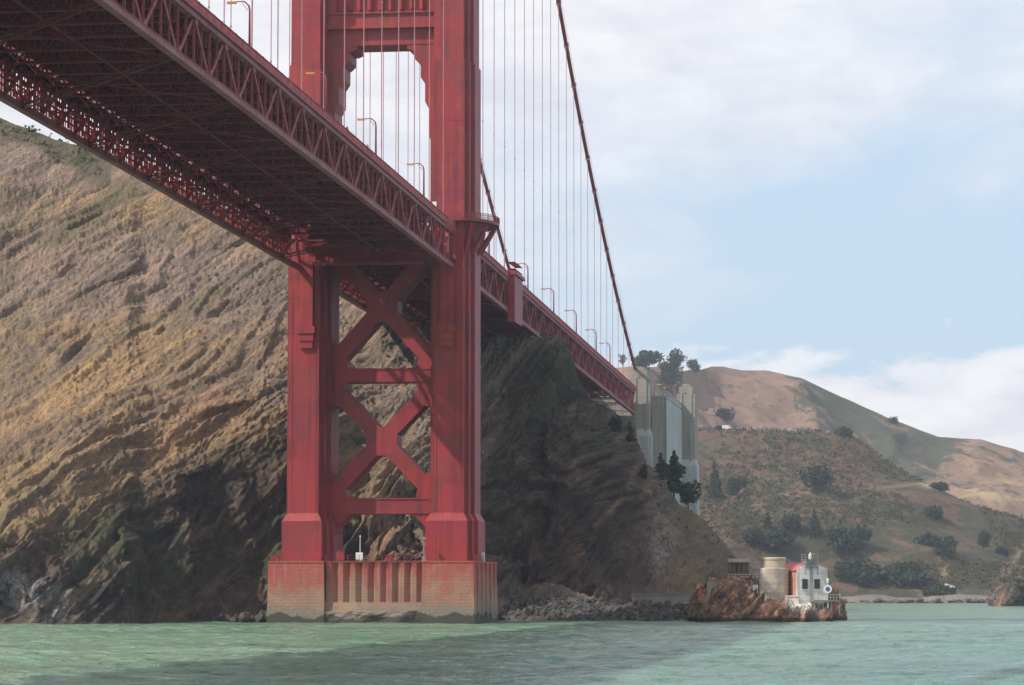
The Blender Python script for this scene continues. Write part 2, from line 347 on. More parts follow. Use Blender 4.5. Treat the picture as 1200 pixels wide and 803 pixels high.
def nd_x(t, v):
    q = nd(t, 'ShaderNodeSeparateXYZ'); t.links.new(v, q.inputs[0]); return q.outputs[0]
def m_water():
    m, t, b, v = mat('bay_water', .16, .5); w_ = wpos(t)
    b.inputs['IOR'].default_value = 1.33
    # silt plume: greener, milkier water, drifting in a long tongue from the west
    big = math_(t, 'ADD', noise_(t, w_, .011, 5, .55, .6, (.45, 1, 1), (2, .6, 0)), math_(t, 'MULTIPLY', math_(t, 'SUBTRACT', nd_x(t, w_), 70), .0022)); mid = noise_(t, w_, .05, 6, .6, .4, (.35, 1, 1)); fine = noise_(t, w_, .55, 6, .65, .2, (.5, 1, 1))
    sx = nd(t, 'ShaderNodeSeparateXYZ'); t.links.new(w_, sx.inputs[0])
    # plume edge runs from the pier towards the near left
    edge = math_(t, 'SUBTRACT', math_(t, 'MULTIPLY', math_(t, 'ADD', sx.outputs[1], 420), .115), math_(t, 'SUBTRACT', sx.outputs[0], 62))
    edge = math_(t, 'ADD', math_(t, 'MULTIPLY', edge, .014), .35)
    pl = math_(t, 'ADD', edge, math_(t, 'MULTIPLY', math_(t, 'SUBTRACT', mid, .5), 1.6))
    pl = ramp_(t, pl, [(0., 0.), (1., 1.)])
    c = mix_(t, ramp_(t, big, [(.35, 0.), (.65, 1.)]), (.065, .125, .12), (.11, .235, .20))
    c = mix_(t, pl, c, mix_(t, ramp_(t, mid, [(.4, 0.), (.62, 1.)]), (.09, .185, .105), (.175, .275, .195)))
    foam = noise_(t, w_, .42, 7, .7, .3, (.30, 1.5, 1), (5, 1, 0)); fm = math_(t, 'MULTIPLY', ramp_(t, foam, [(.64, 0.), (.70, 1.)]), ramp_(t, big, [(.4, .35), (.6, 1.)]))
    sy_ = ramp_(t, math_(t, 'ABSOLUTE', math_(t, 'ADD', sx.outputs[1], 16.0)), [(.0, 1.), (1., 0.)])
    sx_ = ramp_(t, math_(t, 'MULTIPLY', math_(t, 'ABSOLUTE', sx.outputs[0]), .05), [(.9, 1.), (1., 0.)])
    surf = math_(t, 'MULTIPLY', math_(t, 'MULTIPLY', sy_, sx_), ramp_(t, foam, [(.45, 0.), (.55, 1.)]))
    fm = math_(t, 'MAXIMUM', fm, surf)
    c = mix_(t, fm, c, (.72, .75, .72))
    t.links.new(c, b.inputs['Base Color'])
    rr = mix_(t, fm, (.16, .16, .16), (.8, .8, .8)); t.links.new(rr, b.inputs['Roughness'])
    w1 = noise_(t, w_, .30, 6, .65, .2, (.55, 1, 1)); h = math_(t, 'ADD', w1, math_(t, 'MULTIPLY', fine, .5))
    bump(t, b, h, 1.0, 2.2)
    return m
WATER = m_water()

# ------------------------------------------------------------------ water
def axis(dense0, dense1, step, far0, far1, grow=1.18):
    a = list(np.arange(dense0, dense1 + step, step)); s = step; x = a[-1]
    while x < far1: s *= grow; x += s; a.append(x)
    s = step; x = a[0]; L = []
    while x > far0: s *= grow; x -= s; L.append(x)
    return np.array(L[::-1] + a)
def grid_mesh(name, P, m, attrs=None, smooth=True):
    nr, nc, _ = P.shape; me = bpy.data.meshes.new(name)
    idx = np.arange(nr * nc).reshape(nr, nc)
    q = np.stack([idx[:-1, :-1], idx[:-1, 1:], idx[1:, 1:], idx[1:, :-1]], -1).reshape(-1, 4)
    me.vertices.add(nr * nc); me.vertices.foreach_set('co', P.reshape(-1).astype(np.float32))
    me.loops.add(q.size); me.loops.foreach_set('vertex_index', q.reshape(-1).astype(np.int32))
    me.polygons.add(len(q)); me.polygons.foreach_set('loop_start', (np.arange(len(q)) * 4).astype(np.int32))
    me.polygons.foreach_set('use_smooth', np.full(len(q), smooth))
    me.update(calc_edges=True); me.validate()
    for k, a in (attrs or {}).items():
        l = me.attributes.new(k, 'FLOAT', 'POINT'); l.data.foreach_set('value', a.reshape(-1).astype(np.float32))
    me.materials.append(m); o = bpy.data.objects.new(name, me); COL.objects.link(o); return o
xs = axis(-75, 215, .8, -9000, 12000); ys = axis(-400, -60, .55, -4500, 14000)
X, Y = np.meshgrid(xs, ys); nearw = 1 / (1 + np.maximum(0, (Y + 80) / 200)) * np.interp(np.abs(X - 70), [140, 260], [1, .25])
Z = (fbm(np.stack([X * .10, Y * .20, X * 0 + 2], -1), 4, 2.1, .6) * .36) * nearw
water = grid_mesh('water', np.stack([X, Y, Z], -1), WATER); tag(water, 'choppy green and grey bay water', None, None, 'structure')

# ------------------------------------------------------------------ terrain from profiles of the land
def terrain(name, cols, pxs, seg, m, disp, attrf=None, behind=180, drop=0.12, smooth=6):
    K = len(cols[0][1]); cx = np.array([c[0] for c in cols]); A = np.array([c[1] for c in cols], float)
    pxs = np.asarray(pxs, float)
    T = []
    for k in range(K):
        py = np.interp(pxs, cx, A[:, k, 0]); d = np.interp(pxs, cx, A[:, k, 1])
        def sm(a, n):
            n = int(n)
            if n < 2: return a
            ker = np.hanning(n + 2)[1:-1]; ker /= ker.sum(); return np.convolve(np.pad(a, n, 'edge'), ker, 'same')[n:-n]
        py = sm(py, smooth); d = sm(d, smooth * 2)
        T.append(CAM + d[:, None] * (FW + ((pxs - 600) / FPX)[:, None] * RT + ((401.5 - py) / FPX)[:, None] * UP))
    T = np.array(T)                                        # K, n, 3
    foot = T[0].copy(); foot[:, 2] = -4; foot[:, 1] -= 1.5
    hor = np.array([FW[0], FW[1], 0]); hor /= np.linalg.norm(hor)
    b1 = T[-1] + hor * behind; b1[:, 2] -= behind * drop
    T = np.concatenate([foot[None], T, b1[None]]); seg = [4] + list(seg) + [30]
    rows = []; tt = []
    for k in range(len(T) - 1):
        for j in range(seg[k]):
            rows.append((k, j / seg[k]))
    rows.append((len(T) - 2, 1.0))
    P = np.array([T[k] * (1 - f) + T[k + 1] * f for k, f in rows])
    tv = np.array([k + f for k, f in rows])
    # soften the breaks of slope
    for _ in range(smooth):
        P[5:-1] = .5 * P[5:-1] + .25 * P[4:-2] + .25 * P[6:]
    du = np.gradient(P, axis=1); dv = np.gradient(P, axis=0); N = np.cross(du, dv); N /= np.linalg.norm(N, axis=2)[..., None] + 1e-9
    if N[..., 2].mean() < 0: N = -N
    D = disp(P, tv[:, None] / (len(T) - 1) + 0 * P[..., 0], tv[:, None] + 0 * P[..., 0])
    P2 = P + N * D[..., None]
    pr = proj(P2)
    at_ = attrf(P2, pr, D, tv[:, None] + 0 * P[..., 0]) if attrf else None
    o = grid_mesh(name, P2, m, at_)
    return o, P2, pr
def ground(T, px, py):
    P2, pr = T[1], T[2]; lim = P2.shape[0] - 30
    dd = (pr[:lim, :, 0] - px) ** 2 + (pr[:lim, :, 1] - py) ** 2; k = np.unravel_index(np.argmin(dd), dd.shape); return P2[k]

SD = np.array([[.53, 0, .85], [0, 1, 0], [-.85, 0, .53]])   # along strike, depth, across strata
def hill_disp(P, tn, tv):
    Q = P @ SD.T
    wv = fbm(P * .012 + 9, 2)[..., None] * np.array([0, 0, 6.])
    Qw = Q + wv
    a = ridged(Qw * np.array([.008, .002, .05]) + 3.1, 3) - 1.2
    b = ridged(Qw * np.array([.022, .004, .12]) + 7.7, 4, .55) - 1.2
    c = ridged(Qw * np.array([.08, .02, .34]) + 1.3, 4, .6) - 1.2
    e = np.abs(fbm(Q * np.array([.35, .45, .9]) + 5.3, 3, 2.1, .6))
    gash = np.clip(ridged(Qw * np.array([.018, .004, .06]) + 31.7, 2) - 1.30, 0, 1)     # eroded gullies
    low = np.clip(1 - (P[..., 2] - 8) / 34, 0, 1)
    cl = ridged(P * np.array([.05, .05, .022]) + 2.2, 4) - 1.2
    spur = np.interp(P[..., 0], [0, 14], [0, 1])
    def ledge(q, w0=.38, w1=.62):
        f = np.floor(q); u = np.clip((q - f - w0) / (w1 - w0), 0, 1); return f + u * u * (3 - 2 * u) - q
    t1 = fbm(Qw * np.array([.012, .004, .035]) + 50, 3, 2.1, .45) * 5; t2 = fbm(Qw * np.array([.05, .012, .12]) + 60, 3, 2.1, .5) * 4; t3 = fbm(P * .10 + 70, 3, 2.1, .5) * 4
    msk = np.clip(.5 + perlin(P * .03 + 40) * 1.6, .1, 1.2)
    D = a * 1.6 + b * .6 * msk + ledge(t1) * (1.0 + 2.9 * spur + 1.2 * low) + ledge(t2) * (.35 + 1.2 * spur + .6 * low) + ledge(t3, .42, .58) * (.3 + .9 * spur) + c * .22 + e * .5 + fbm(P * .9 + 5, 2) * .22 + cl * 3.2 * low * (1 + .8 * spur) + (a * 2.2 + b * 1.6) * spur - gash * 12 * (1 - low)
    amp = np.clip((tv - .8) / 1.0, .12, 1) * np.clip(np.maximum((7.05 - tv) / .7, (tv - 7.0) / 2), .18, 1)
    return D * amp * np.interp(P[..., 0], [30, 44], [1, .3])
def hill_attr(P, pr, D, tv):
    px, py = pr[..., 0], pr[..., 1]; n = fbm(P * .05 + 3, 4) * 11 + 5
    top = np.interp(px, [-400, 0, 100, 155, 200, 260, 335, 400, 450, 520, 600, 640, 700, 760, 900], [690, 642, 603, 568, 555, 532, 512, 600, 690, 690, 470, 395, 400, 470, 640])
    cliff = 1 / (1 + np.exp(-(py + n - top) / 7))  # mask for darker rock, with shade of lower slope and spur painted in
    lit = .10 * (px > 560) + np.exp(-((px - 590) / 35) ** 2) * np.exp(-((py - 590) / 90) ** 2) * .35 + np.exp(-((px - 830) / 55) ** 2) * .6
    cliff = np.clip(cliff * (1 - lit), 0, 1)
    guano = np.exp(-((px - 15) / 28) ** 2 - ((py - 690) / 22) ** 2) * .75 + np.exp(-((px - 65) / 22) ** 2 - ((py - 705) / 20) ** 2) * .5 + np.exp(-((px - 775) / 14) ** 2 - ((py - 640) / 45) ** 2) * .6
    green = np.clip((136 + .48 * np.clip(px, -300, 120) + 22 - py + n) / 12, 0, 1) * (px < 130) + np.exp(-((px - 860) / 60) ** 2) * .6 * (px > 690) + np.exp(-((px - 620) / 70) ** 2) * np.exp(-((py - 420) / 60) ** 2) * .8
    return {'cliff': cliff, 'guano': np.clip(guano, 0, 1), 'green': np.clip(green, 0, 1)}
HC = [
 (-520, [(735, 468), (690, 475), (600, 495), (450, 560), (300, 620), (160, 680), (-60, 740)]),
 (0,   [(732.5, 496), (690, 500), (640, 508), (520, 545), (380, 600), (240, 650), (135, 690)]),
 (80,  [(731.5, 503), (680, 508), (607, 524), (500, 550), (370, 605), (258, 648), (164, 690)]),
 (152, [(731, 512), (670, 517), (567, 541), (480, 561), (380, 602), (290, 640), (184, 685)]),
 (170, [(730, 534), (660, 538), (560, 545), (480, 563), (390, 602), (302, 640), (196, 683)]),
 (240, [(729, 545), (650, 549), (540, 553), (470, 566), (395, 600), (314, 638), (230, 675)]),
 (310, [(728.5, 550), (650, 556), (510, 563), (450, 575), (390, 601), (330, 635), (272, 665)]),
 (380, [(728, 552), (640, 560), (500, 572), (440, 586), (400, 605), (355, 630), (312, 650)]),
 (425, [(728, 553), (640, 563), (520, 580), (460, 592), (420, 605), (385, 622), (350, 640)]),
 (442, [(728, 553), (640, 562), (540, 576), (480, 590), (430, 603), (386, 614), (371, 622)]),
 (512, [(728, 555), (650, 563), (560, 573), (500, 586), (440, 602), (398, 615), (386, 626)]),
 (560, [(727, 574), (706, 582), (640, 594), (540, 606), (440, 622), (402, 634), (395, 640)]),
 (600, [(727, 577), (702, 584), (684, 600), (570, 614), (450, 628), (400, 640), (393, 645)]),
 (640, [(727, 578), (700, 585), (681, 600), (600, 616), (480, 630), (405, 642), (392, 648)]),
 (656, [(727, 578), (703, 585), (688, 604), (600, 616), (480, 630), (405, 643), (392, 650)]),
 (668, [(727, 578), (703, 585), (690, 605), (600, 618), (490, 632), (420, 646), (406, 652)]),
 (681, [(727, 578), (703, 585), (690, 606), (610, 620), (520, 634), (456, 648), (443, 656)]),
 (704, [(727, 578), (703, 585), (691, 607), (620, 624), (550, 640), (496, 655), (468, 668)]),
 (735, [(727, 578), (704, 586), (691, 609), (640, 630), (580, 655), (506, 682), (488, 705)]),
 (770, [(727, 578), (704, 587), (692, 611), (650, 640), (610, 670), (570, 710), (558, 745)]),
 (800, [(727, 579), (705, 588), (693, 613), (665, 645), (630, 690), (598, 740), (588, 770)]),
 (830, [(726, 590), (706, 600), (694, 620), (672, 660), (645, 710), (618, 760), (608, 790)]),
 (852, [(724, 620), (707, 630), (696, 645), (682, 690), (665, 740), (645, 780), (638, 800)]),
 (882, [(720, 700), (708, 715), (700, 725), (693, 745), (686, 770), (680, 790), (676, 805)]),
 (896, [(718, 750), (711, 758), (705, 765), (702, 775), (700, 785), (698, 795), (697, 806)]),
 (940, [(722, 752), (719, 760), (718, 770), (718, 775), (718, 785), (717, 795), (717, 806)]),
 (960, [(730, 752), (729, 760), (728, 770), (728, 775), (727, 785), (726, 795), (725, 806)]),
]
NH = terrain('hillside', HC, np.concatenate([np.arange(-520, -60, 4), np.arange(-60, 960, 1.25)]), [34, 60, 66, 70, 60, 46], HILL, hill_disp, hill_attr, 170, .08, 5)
tag(NH[0], 'steep rocky brown headland rising behind the bridge', None, None, 'structure')

WC = [(180, [(420, 760), (330, 800), (262, 850)]), (300, [(420, 760), (330, 800), (248, 850)]), (400, [(420, 760), (330, 800), (240, 850)]), (500, [(420, 760), (340, 800), (268, 850)]),
      (560, [(430, 770), (370, 810), (312, 850)]), (600, [(440, 790), (390, 820), (339, 850)]), (640, [(460, 810), (415, 835), (375, 860)]), (662, [(490, 840), (470, 850), (450, 860)])]  # headland mass hidden behind the deck, raised to shade the anchorage wall
WH = terrain('hillside', WC, np.arange(180, 662, 3.0), [20, 30], HILL, lambda P, a, b: fbm(P * .05, 4) * 1.2, None, 120, .1, 3)
tag(WH[0], 'upper slope of the headland west of the bridge end', None, None, 'structure')

def far_disp(a1, a2):
    def f(P, tn, tv):
        amp = np.clip(tv - .9, 0, 1) * np.clip(np.maximum((6.1 - tv), (tv - 6)), .15, 1)
        return ((ridged(P * np.array([.006, .004, .004]) + 2, 3) - 1.2) * a1 + fbm(P * .03 + 4, 4) * a2) * amp
    return f
def h1_attr(P, pr, D, tv):
    px, py = pr[..., 0], pr[..., 1]; n = fbm(P * .01, 3) * 5
    road = np.interp(px, [820, 870, 950, 1020, 1060, 1090, 1120], [584, 582, 578, 573, 569, 565, 566])
    path = np.exp(-((py - road) / 1.6) ** 2) * ((px > 835) & (px < 1092)) * .28 + np.exp(-((px - 1090) / 9) ** 2 - ((py - 568) / 4) ** 2) * .9 + np.exp(-((px - 1108) / 5) ** 2 - ((py - 672) / 10) ** 2) * .35
    scrub = np.clip((py - 560) / 180, 0, .5) + .22 * (px > 900) + .1 + np.exp(-((py - 515) / 16) ** 2) * .1
    return {'path': path, 'scrub': scrub}
H1C = [
 (600, [(707, 1440), (698, 1455), (670, 1520), (620, 1600), (560, 1680), (520, 1750)]),
 (760, [(707, 1440), (698, 1455), (670, 1510), (610, 1580), (550, 1660), (505, 1730)]),
 (820, [(707, 1440), (698, 1455), (670, 1500), (610, 1570), (550, 1660), (499, 1740)]),
 (960, [(707, 1440), (698, 1455), (670, 1500), (610, 1570), (550, 1660), (500, 1740)]),
 (1000, [(707, 1440), (698, 1455), (672, 1500), (620, 1570), (560, 1655), (508, 1740)]),
 (1040, [(707, 1440), (698, 1455), (675, 1500), (630, 1560), (580, 1640), (538, 1720)]),
 (1085, [(707, 1440), (698, 1455), (678, 1500), (640, 1560), (600, 1620), (566, 1690)]),
 (1140, [(707, 1440), (698, 1455), (682, 1500), (650, 1560), (618, 1620), (591, 1680)]),
 (1200, [(707, 1440), (698, 1455), (685, 1500), (660, 1560), (634, 1620), (607, 1680)]),
 (1500, [(707, 1440), (698, 1455), (690, 1500), (680, 1560), (665, 1620), (650, 1680)]),
]
H1 = terrain('scrub_hill', H1C, np.arange(600, 1500, 2.0), [6, 30, 46, 46, 46], NEARHILL, far_disp(9, 2.2), h1_attr, 260, .05, 3)
tag(H1[0], 'brown scrub covered hill across the cove', None, None, 'structure')
def h2_attr(P, pr, D, tv):
    px, py = pr[..., 0], pr[..., 1]; n = fbm(P * .006, 4)
    edge = np.interp(py, [430, 500, 560], [925, 935, 900])
    scrub = .75 / (1 + np.exp(-(px - edge + n * 22) / 15)) * (1 - .75 / (1 + np.exp(-((px - 1125) + (py - 515) * 1.4 - 10 + n * 30) / 9)))
    scrub = scrub * 1.6 + .45 * np.exp(-((px - 790) / 40) ** 2 - ((py - 455) / 25) ** 2) - .15
    path = .7 * np.exp(-((px - 1165) / 50) ** 2 - ((py - 578 - n * 8) / 12) ** 2)
    return {'path': np.clip(path * (n > -.35), 0, 1), 'scrub': scrub}
H2C = [
 (560, [(700, 1900), (620, 1950), (540, 2000), (480, 2080), (452, 2150), (440, 2200)]),
 (740, [(700, 1900), (620, 1950), (540, 2000), (480, 2080), (445, 2150), (429, 2200)]),
 (800, [(700, 1900), (620, 1950), (540, 2050), (490, 2150), (450, 2250), (431, 2330)]),
 (850, [(700, 1900), (620, 2000), (540, 2120), (480, 2250), (445, 2400), (428, 2500)]),
 (900, [(700, 1900), (620, 2000), (540, 2150), (485, 2300), (450, 2450), (433, 2560)]),
 (940, [(700, 1900), (620, 2000), (550, 2150), (495, 2300), (458, 2450), (443, 2560)]),
 (980, [(700, 1900), (625, 2000), (560, 2150), (510, 2300), (476, 2450), (461, 2560)]),
 (1040, [(700, 1900), (630, 2000), (575, 2150), (530, 2300), (500, 2450), (488, 2560)]),
 (1100, [(700, 1900), (640, 2000), (590, 2150), (550, 2300), (524, 2450), (511, 2560)]),
 (1150, [(700, 1900), (640, 2000), (592, 2150), (555, 2300), (527, 2450), (513, 2560)]),
 (1200, [(700, 1900), (645, 2000), (600, 2150), (565, 2300), (540, 2450), (528, 2560)]),
 (1500, [(700, 1900), (660, 2000), (640, 2150), (620, 2300), (600, 2450), (590, 2560)]),
]
H2 = terrain('grass_hill', H2C, np.arange(560, 1500, 2.5), [20, 36, 40, 40, 36], FARHILL, far_disp(14, 3.0), h2_attr, 500, .05, 3)
tag(H2[0], 'tall smooth brown grass hill in the far distance', None, None, 'structure')

# ------------------------------------------------------------------ bridge
def zb(y):
    return 62.249 + (0.015 * -y - 1.35e-5 * y * y if y < 0 else -0.018 * y)
PAN = 15.24
def truss_panel(side):
    """one 15.24 m bay of the stiffening truss: top node, bottom node in the middle"""
    b = MB(); x = 0
    H0, H1_ = .42, 6.55
    for y0, z0, y1, z1 in ((0, H1_, PAN / 2, H0), (PAN / 2, H0, PAN, H1_)):
        b.bar((0, y0, z0), (0, y1, z1), .5, .2, up=(1, 0, 0))
    for y0 in (0, PAN / 4, PAN / 2, 3 * PAN / 4):
        top, bot = (H1_, H0)
        wd = .2 if y0 in (0, PAN / 2) else .11
        b.box(-.14, .14, y0 - wd / 2, y0 + wd / 2, bot, top)
    for y0, z0, s in ((0, 6.1, -1), (PAN / 2, .85, 1)):
        b.prism([(y0 - .85, z0), (y0 + .85, z0), (y0 + .4, z0 + s * .7), (y0 - .4, z0 + s * .7)], -.335, .335, axis='x')
    return b
def chord(z0, z1):
    b = MB(); b.box(-.36, .36, 0, PAN, z0, z1)
    for k in range(8): b.box(-.385, .385, k * PAN / 8 + .1, k * PAN / 8 + .28, z0 + .06, z1 - .06)
    b.box(-.46, .46, 0, PAN, z1 - .07, z1 + .01); b.box(-.46, .46, 0, PAN, z0 - .01, z0 + .05)
    return b
def rail_panel(s):
    b = MB(); x = s * .55
    b.box(min(x, x + s * .12), max(x, x + s * .12), 0, PAN, 6.78, 7.12)           # fascia channel
    b.box(x - .09, x + .09, 0, PAN, 7.95, 8.06); b.box(x - .05, x + .05, 0, PAN, 7.2, 7.28)
    for k in range(60): yy = (k + .5) * PAN / 60; b.box(x - .035, x + .035, yy - .045, yy + .045, 7.28, 7.95)
    for k in range(4): yy = k * PAN / 4; b.box(x - .12, x + .12, yy - .13, yy + .13, 7.0, 8.1)
    return b
def floor_beam():
    b = MB(); X0 = 13.3
    b.box(-X0, X0, -.32, .32, 6.45, 6.75); b.box(-X0, X0, -.32, .32, 4.25, 4.55)
    n = 18
    for k in range(n):
        x0 = -X0 + 2 * X0 * k / n; x1 = -X0 + 2 * X0 * (k + 1) / n
        za, zc = (4.5, 6.5) if k % 2 else (6.5, 4.5)
        b.bar((x0, 0, za), (x1, 0, zc), .35, .2); b.box(x1 - .1, x1 + .1, -.15, .15, 4.5, 6.5)
    return b
def deck_panel():
    b = MB(); b.box(-13.2, 13.2, 0, PAN, 6.92, 7.1)
    for k in range(13): x = -10.8 + 1.8 * k; b.box(x - .12, x + .12, 0, PAN, 6.3, 6.92)
    return b
def lateral():
    """bottom lateral bracing over two bays' width: laced K struts in the plane of the bottom chords"""
    b = MB(); X0 = 13.4
    def laced(p, q, h=.75):
        for z in (.1, .1 + h): b.bar((p[0], p[1], z), (q[0], q[1], z), .22, .16)
        d = ((q[0] - p[0]), (q[1] - p[1])); n = max(4, int(math.hypot(*d) / .9))
        for k in range(n):
            f0, f1 = k / n, (k + 1) / n; za, zc = (.15, h + .05) if k % 2 else (h + .05, .15)
            b.bar((p[0] + d[0] * f0, p[1] + d[1] * f0, za), (p[0] + d[0] * f1, p[1] + d[1] * f1, zc), .09, .09)
    laced((X0, -PAN / 2), (-X0, 1.5 * PAN), .55)
    b.bar((-X0, -PAN / 2, .3), (X0, 1.5 * PAN, .3), .12, .16)
    b.box(-.4, .4, PAN / 2 - .4, PAN / 2 + .4, -.05, 1.1); b.box(-6.4, -5.6, PAN - .4, PAN + .4, -.05, 1.0)
    return b
def knee():
    b = MB()
    for s in (-1,):
        for y in (-.28, .28): b.bar((s * 13.4, y, .5), (s * 11.0, y, 3.4), .12, .3)
        for k in range(7):
            f0, f1 = k / 7, (k + 1) / 7; t = .28 if k % 2 else -.28
            b.bar((s * (13.4 - 2.4 * f0), -t, .5 + 2.9 * f0), (s * (13.4 - 2.4 * f1), t, .5 + 2.9 * f1), .2, .1)
        b.bar((s * 13.4, 0, 2.2), (s * 11.8, 0, 2.2), .3, .25)
        b.box(s * 12.9 - .35, s * 12.9 + .35, -1.1, 1.1, 2.9, 3.3)
    return b
def web_filler():
    b = MB()
    for k in range(8):
        y = PAN * k / 8; b.box(.18, .24, y + .2, y + 1.5, 1.2 + (k * 37 % 5) * .8, 1.45 + (k * 37 % 5) * .8); b.box(.16, .24, y + .3, y + .42, 1.0, 5.3)
    for z in (1.6, 2.5, 3.4, 4.3): b.box(.3, .45, 0, PAN, z, z + .22)
    for k in range(16):
        y = PAN * k / 16; b.box(.5, .58, y, y + .22 + .5 * (k * 7 % 3 == 0), .9, 5.2)
    return b
M_knee = knee().mesh('knee_brace', RED); M_fill = web_filler().mesh('service_rack', RED)
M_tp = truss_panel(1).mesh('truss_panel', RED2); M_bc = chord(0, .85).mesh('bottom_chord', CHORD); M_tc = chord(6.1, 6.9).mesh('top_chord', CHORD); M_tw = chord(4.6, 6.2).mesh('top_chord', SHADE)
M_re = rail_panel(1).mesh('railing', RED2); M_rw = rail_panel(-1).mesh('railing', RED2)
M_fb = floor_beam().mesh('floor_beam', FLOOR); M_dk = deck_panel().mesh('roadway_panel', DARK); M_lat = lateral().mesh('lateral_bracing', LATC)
road_mb = MB(); road_mb.box(-9.5, 9.5, 0, PAN, 7.104, 7.14); M_road = road_mb.mesh('road_surface', ASPH)
def span(name, label, y_first, n, extra=0):
    root = empty(name, (0, y_first, zb(y_first)), label, 'bridge span')
    for i in range(n):
        y0 = y_first + i * PAN; za, zc = zb(y0), zb(y0 + PAN); rx = math.atan2(zc - za, PAN)
        loc = lambda x: (x, y0 - y_first, za - zb(y_first)); rot = (rx, 0, 0)
        for s in (-1, 1):
            link('truss_panel', M_tp, root, loc(s * 13.7), rot); link('bottom_chord', M_bc, root, loc(s * 13.7), rot)
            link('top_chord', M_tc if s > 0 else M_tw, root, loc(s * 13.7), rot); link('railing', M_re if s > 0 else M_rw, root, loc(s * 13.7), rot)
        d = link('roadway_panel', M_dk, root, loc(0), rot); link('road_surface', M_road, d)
        if i % 2: link('lateral_bracing', M_lat, root, loc(0), rot)
        for h in (0, .5):
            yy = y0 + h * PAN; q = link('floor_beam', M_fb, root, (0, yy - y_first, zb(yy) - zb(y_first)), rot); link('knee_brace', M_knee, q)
        link('service_rack', M_fill, root, loc(-13.7), rot)
    # utility pipe under the centre and maintenance rails
    for nm, x, z, r_ in (('utility_pipe', 3.0, 1.6, .16),):
        MB().tube([(x, yy - y_first, zb(yy) - zb(y_first) + z) for yy in np.linspace(y_first, y_first + n * PAN, 12)], r_, 6).build(nm, LATC, root)
    return root
NM = 27
main_span = span('bridge_span', 'long red main span truss overhead running from the tower to the top left', -19.17 - PAN * NM, NM)
side_span = span('bridge_span', 'shorter red side span truss from behind the tower to the concrete pylon', 13.78 - PAN * 0, 21)
end = MB(); 
# short closing bays at the tower and at the pylon
cl_ = empty('bridge_floor_joint', (0, -19.17, zb(-19)), 'short dark deck bay passing between the legs of the red tower', 'bridge span')
for s in (-1, 1):
    c = MB()
    for z0, z1 in ((0, .85), (6.1, 6.9)): c.box(s * 13.7 - .36, s * 13.7 + .36, 0, 11.5, z0, z1)
    for k in (0, 5.5):
        c.bar((s * 13.7, k, 6.5 if k else .4), (s * 13.7, k + 5.5, .4 if k else 6.5), .5, .4); c.box(s * 13.7 - .2, s * 13.7 + .2, k - .15, k + .15, .4, 6.5)
    c.build('truss_panel', RED2, cl_)
    c = MB(); c.box(s * 14.3, s * 14.3 + .12, 0, 10.5, 6.9, 8.05); c.build('railing', RED2, cl_)
c = MB(); c.box(-9.5, 9.5, 0, 33, 6.9, 7.12)
for k in range(11): c.box(-9.4 + 1.8 * k, -9.2 + 1.8 * k, 0, 33, 6.2, 6.9)
for k in range(5): c.box(-10.2, 10.2, k * 7.6 + .4, k * 7.6 + .9, 4.4, 6.6)
c.build('roadway_panel', DARK, cl_)
c = MB(); c.box(-9.6, 9.6, 3, 4.0, .05, .5); c.build('cross_girder', RED2, cl_)
c = MB(); c.box(-13.2, 13.2, 10.1, 10.3, 1.2, 6.6); [c.box(-13.2 + 1.1 * k, -13.0 + 1.1 * k, 9.95, 10.1, 1.2, 6.6) for k in range(25)]; c.box(-13.3, 13.3, 9.8, 10.1, 3.7, 4.1); c.build('cross_frame', FLOOR, cl_)
for yy in (2.6, 9.3): q = link('floor_beam', M_fb, cl_, (0, yy, 0))

# red housing box on the side span
hb = empty('expansion_housing', (0, 0, 0), 'tall red steel box projecting from the side span truss just beyond the tower', 'bridge housing')
z0 = 5.5 + (693 - 374) * 600 / 3560; z1 = 5.5 + (693 - 318) * 600 / 3560
c = MB(); c.box(13.9, 15.4, 62, 74, z0, z1)
for k in range(9): zz = z0 + 1.2 + k * 1.35; c.box(13.9, 15.43, 61.97, 74.03, zz, zz + .05)
c.build('housing_wall', RED, hb)
c = MB(); c.box(13.5, 15.8, 61.6, 75.4, z1, z1 + .6); c.box(13.8, 15.5, 62, 75, z1 + .6, z1 + .9); c.build('cap', RED, hb)

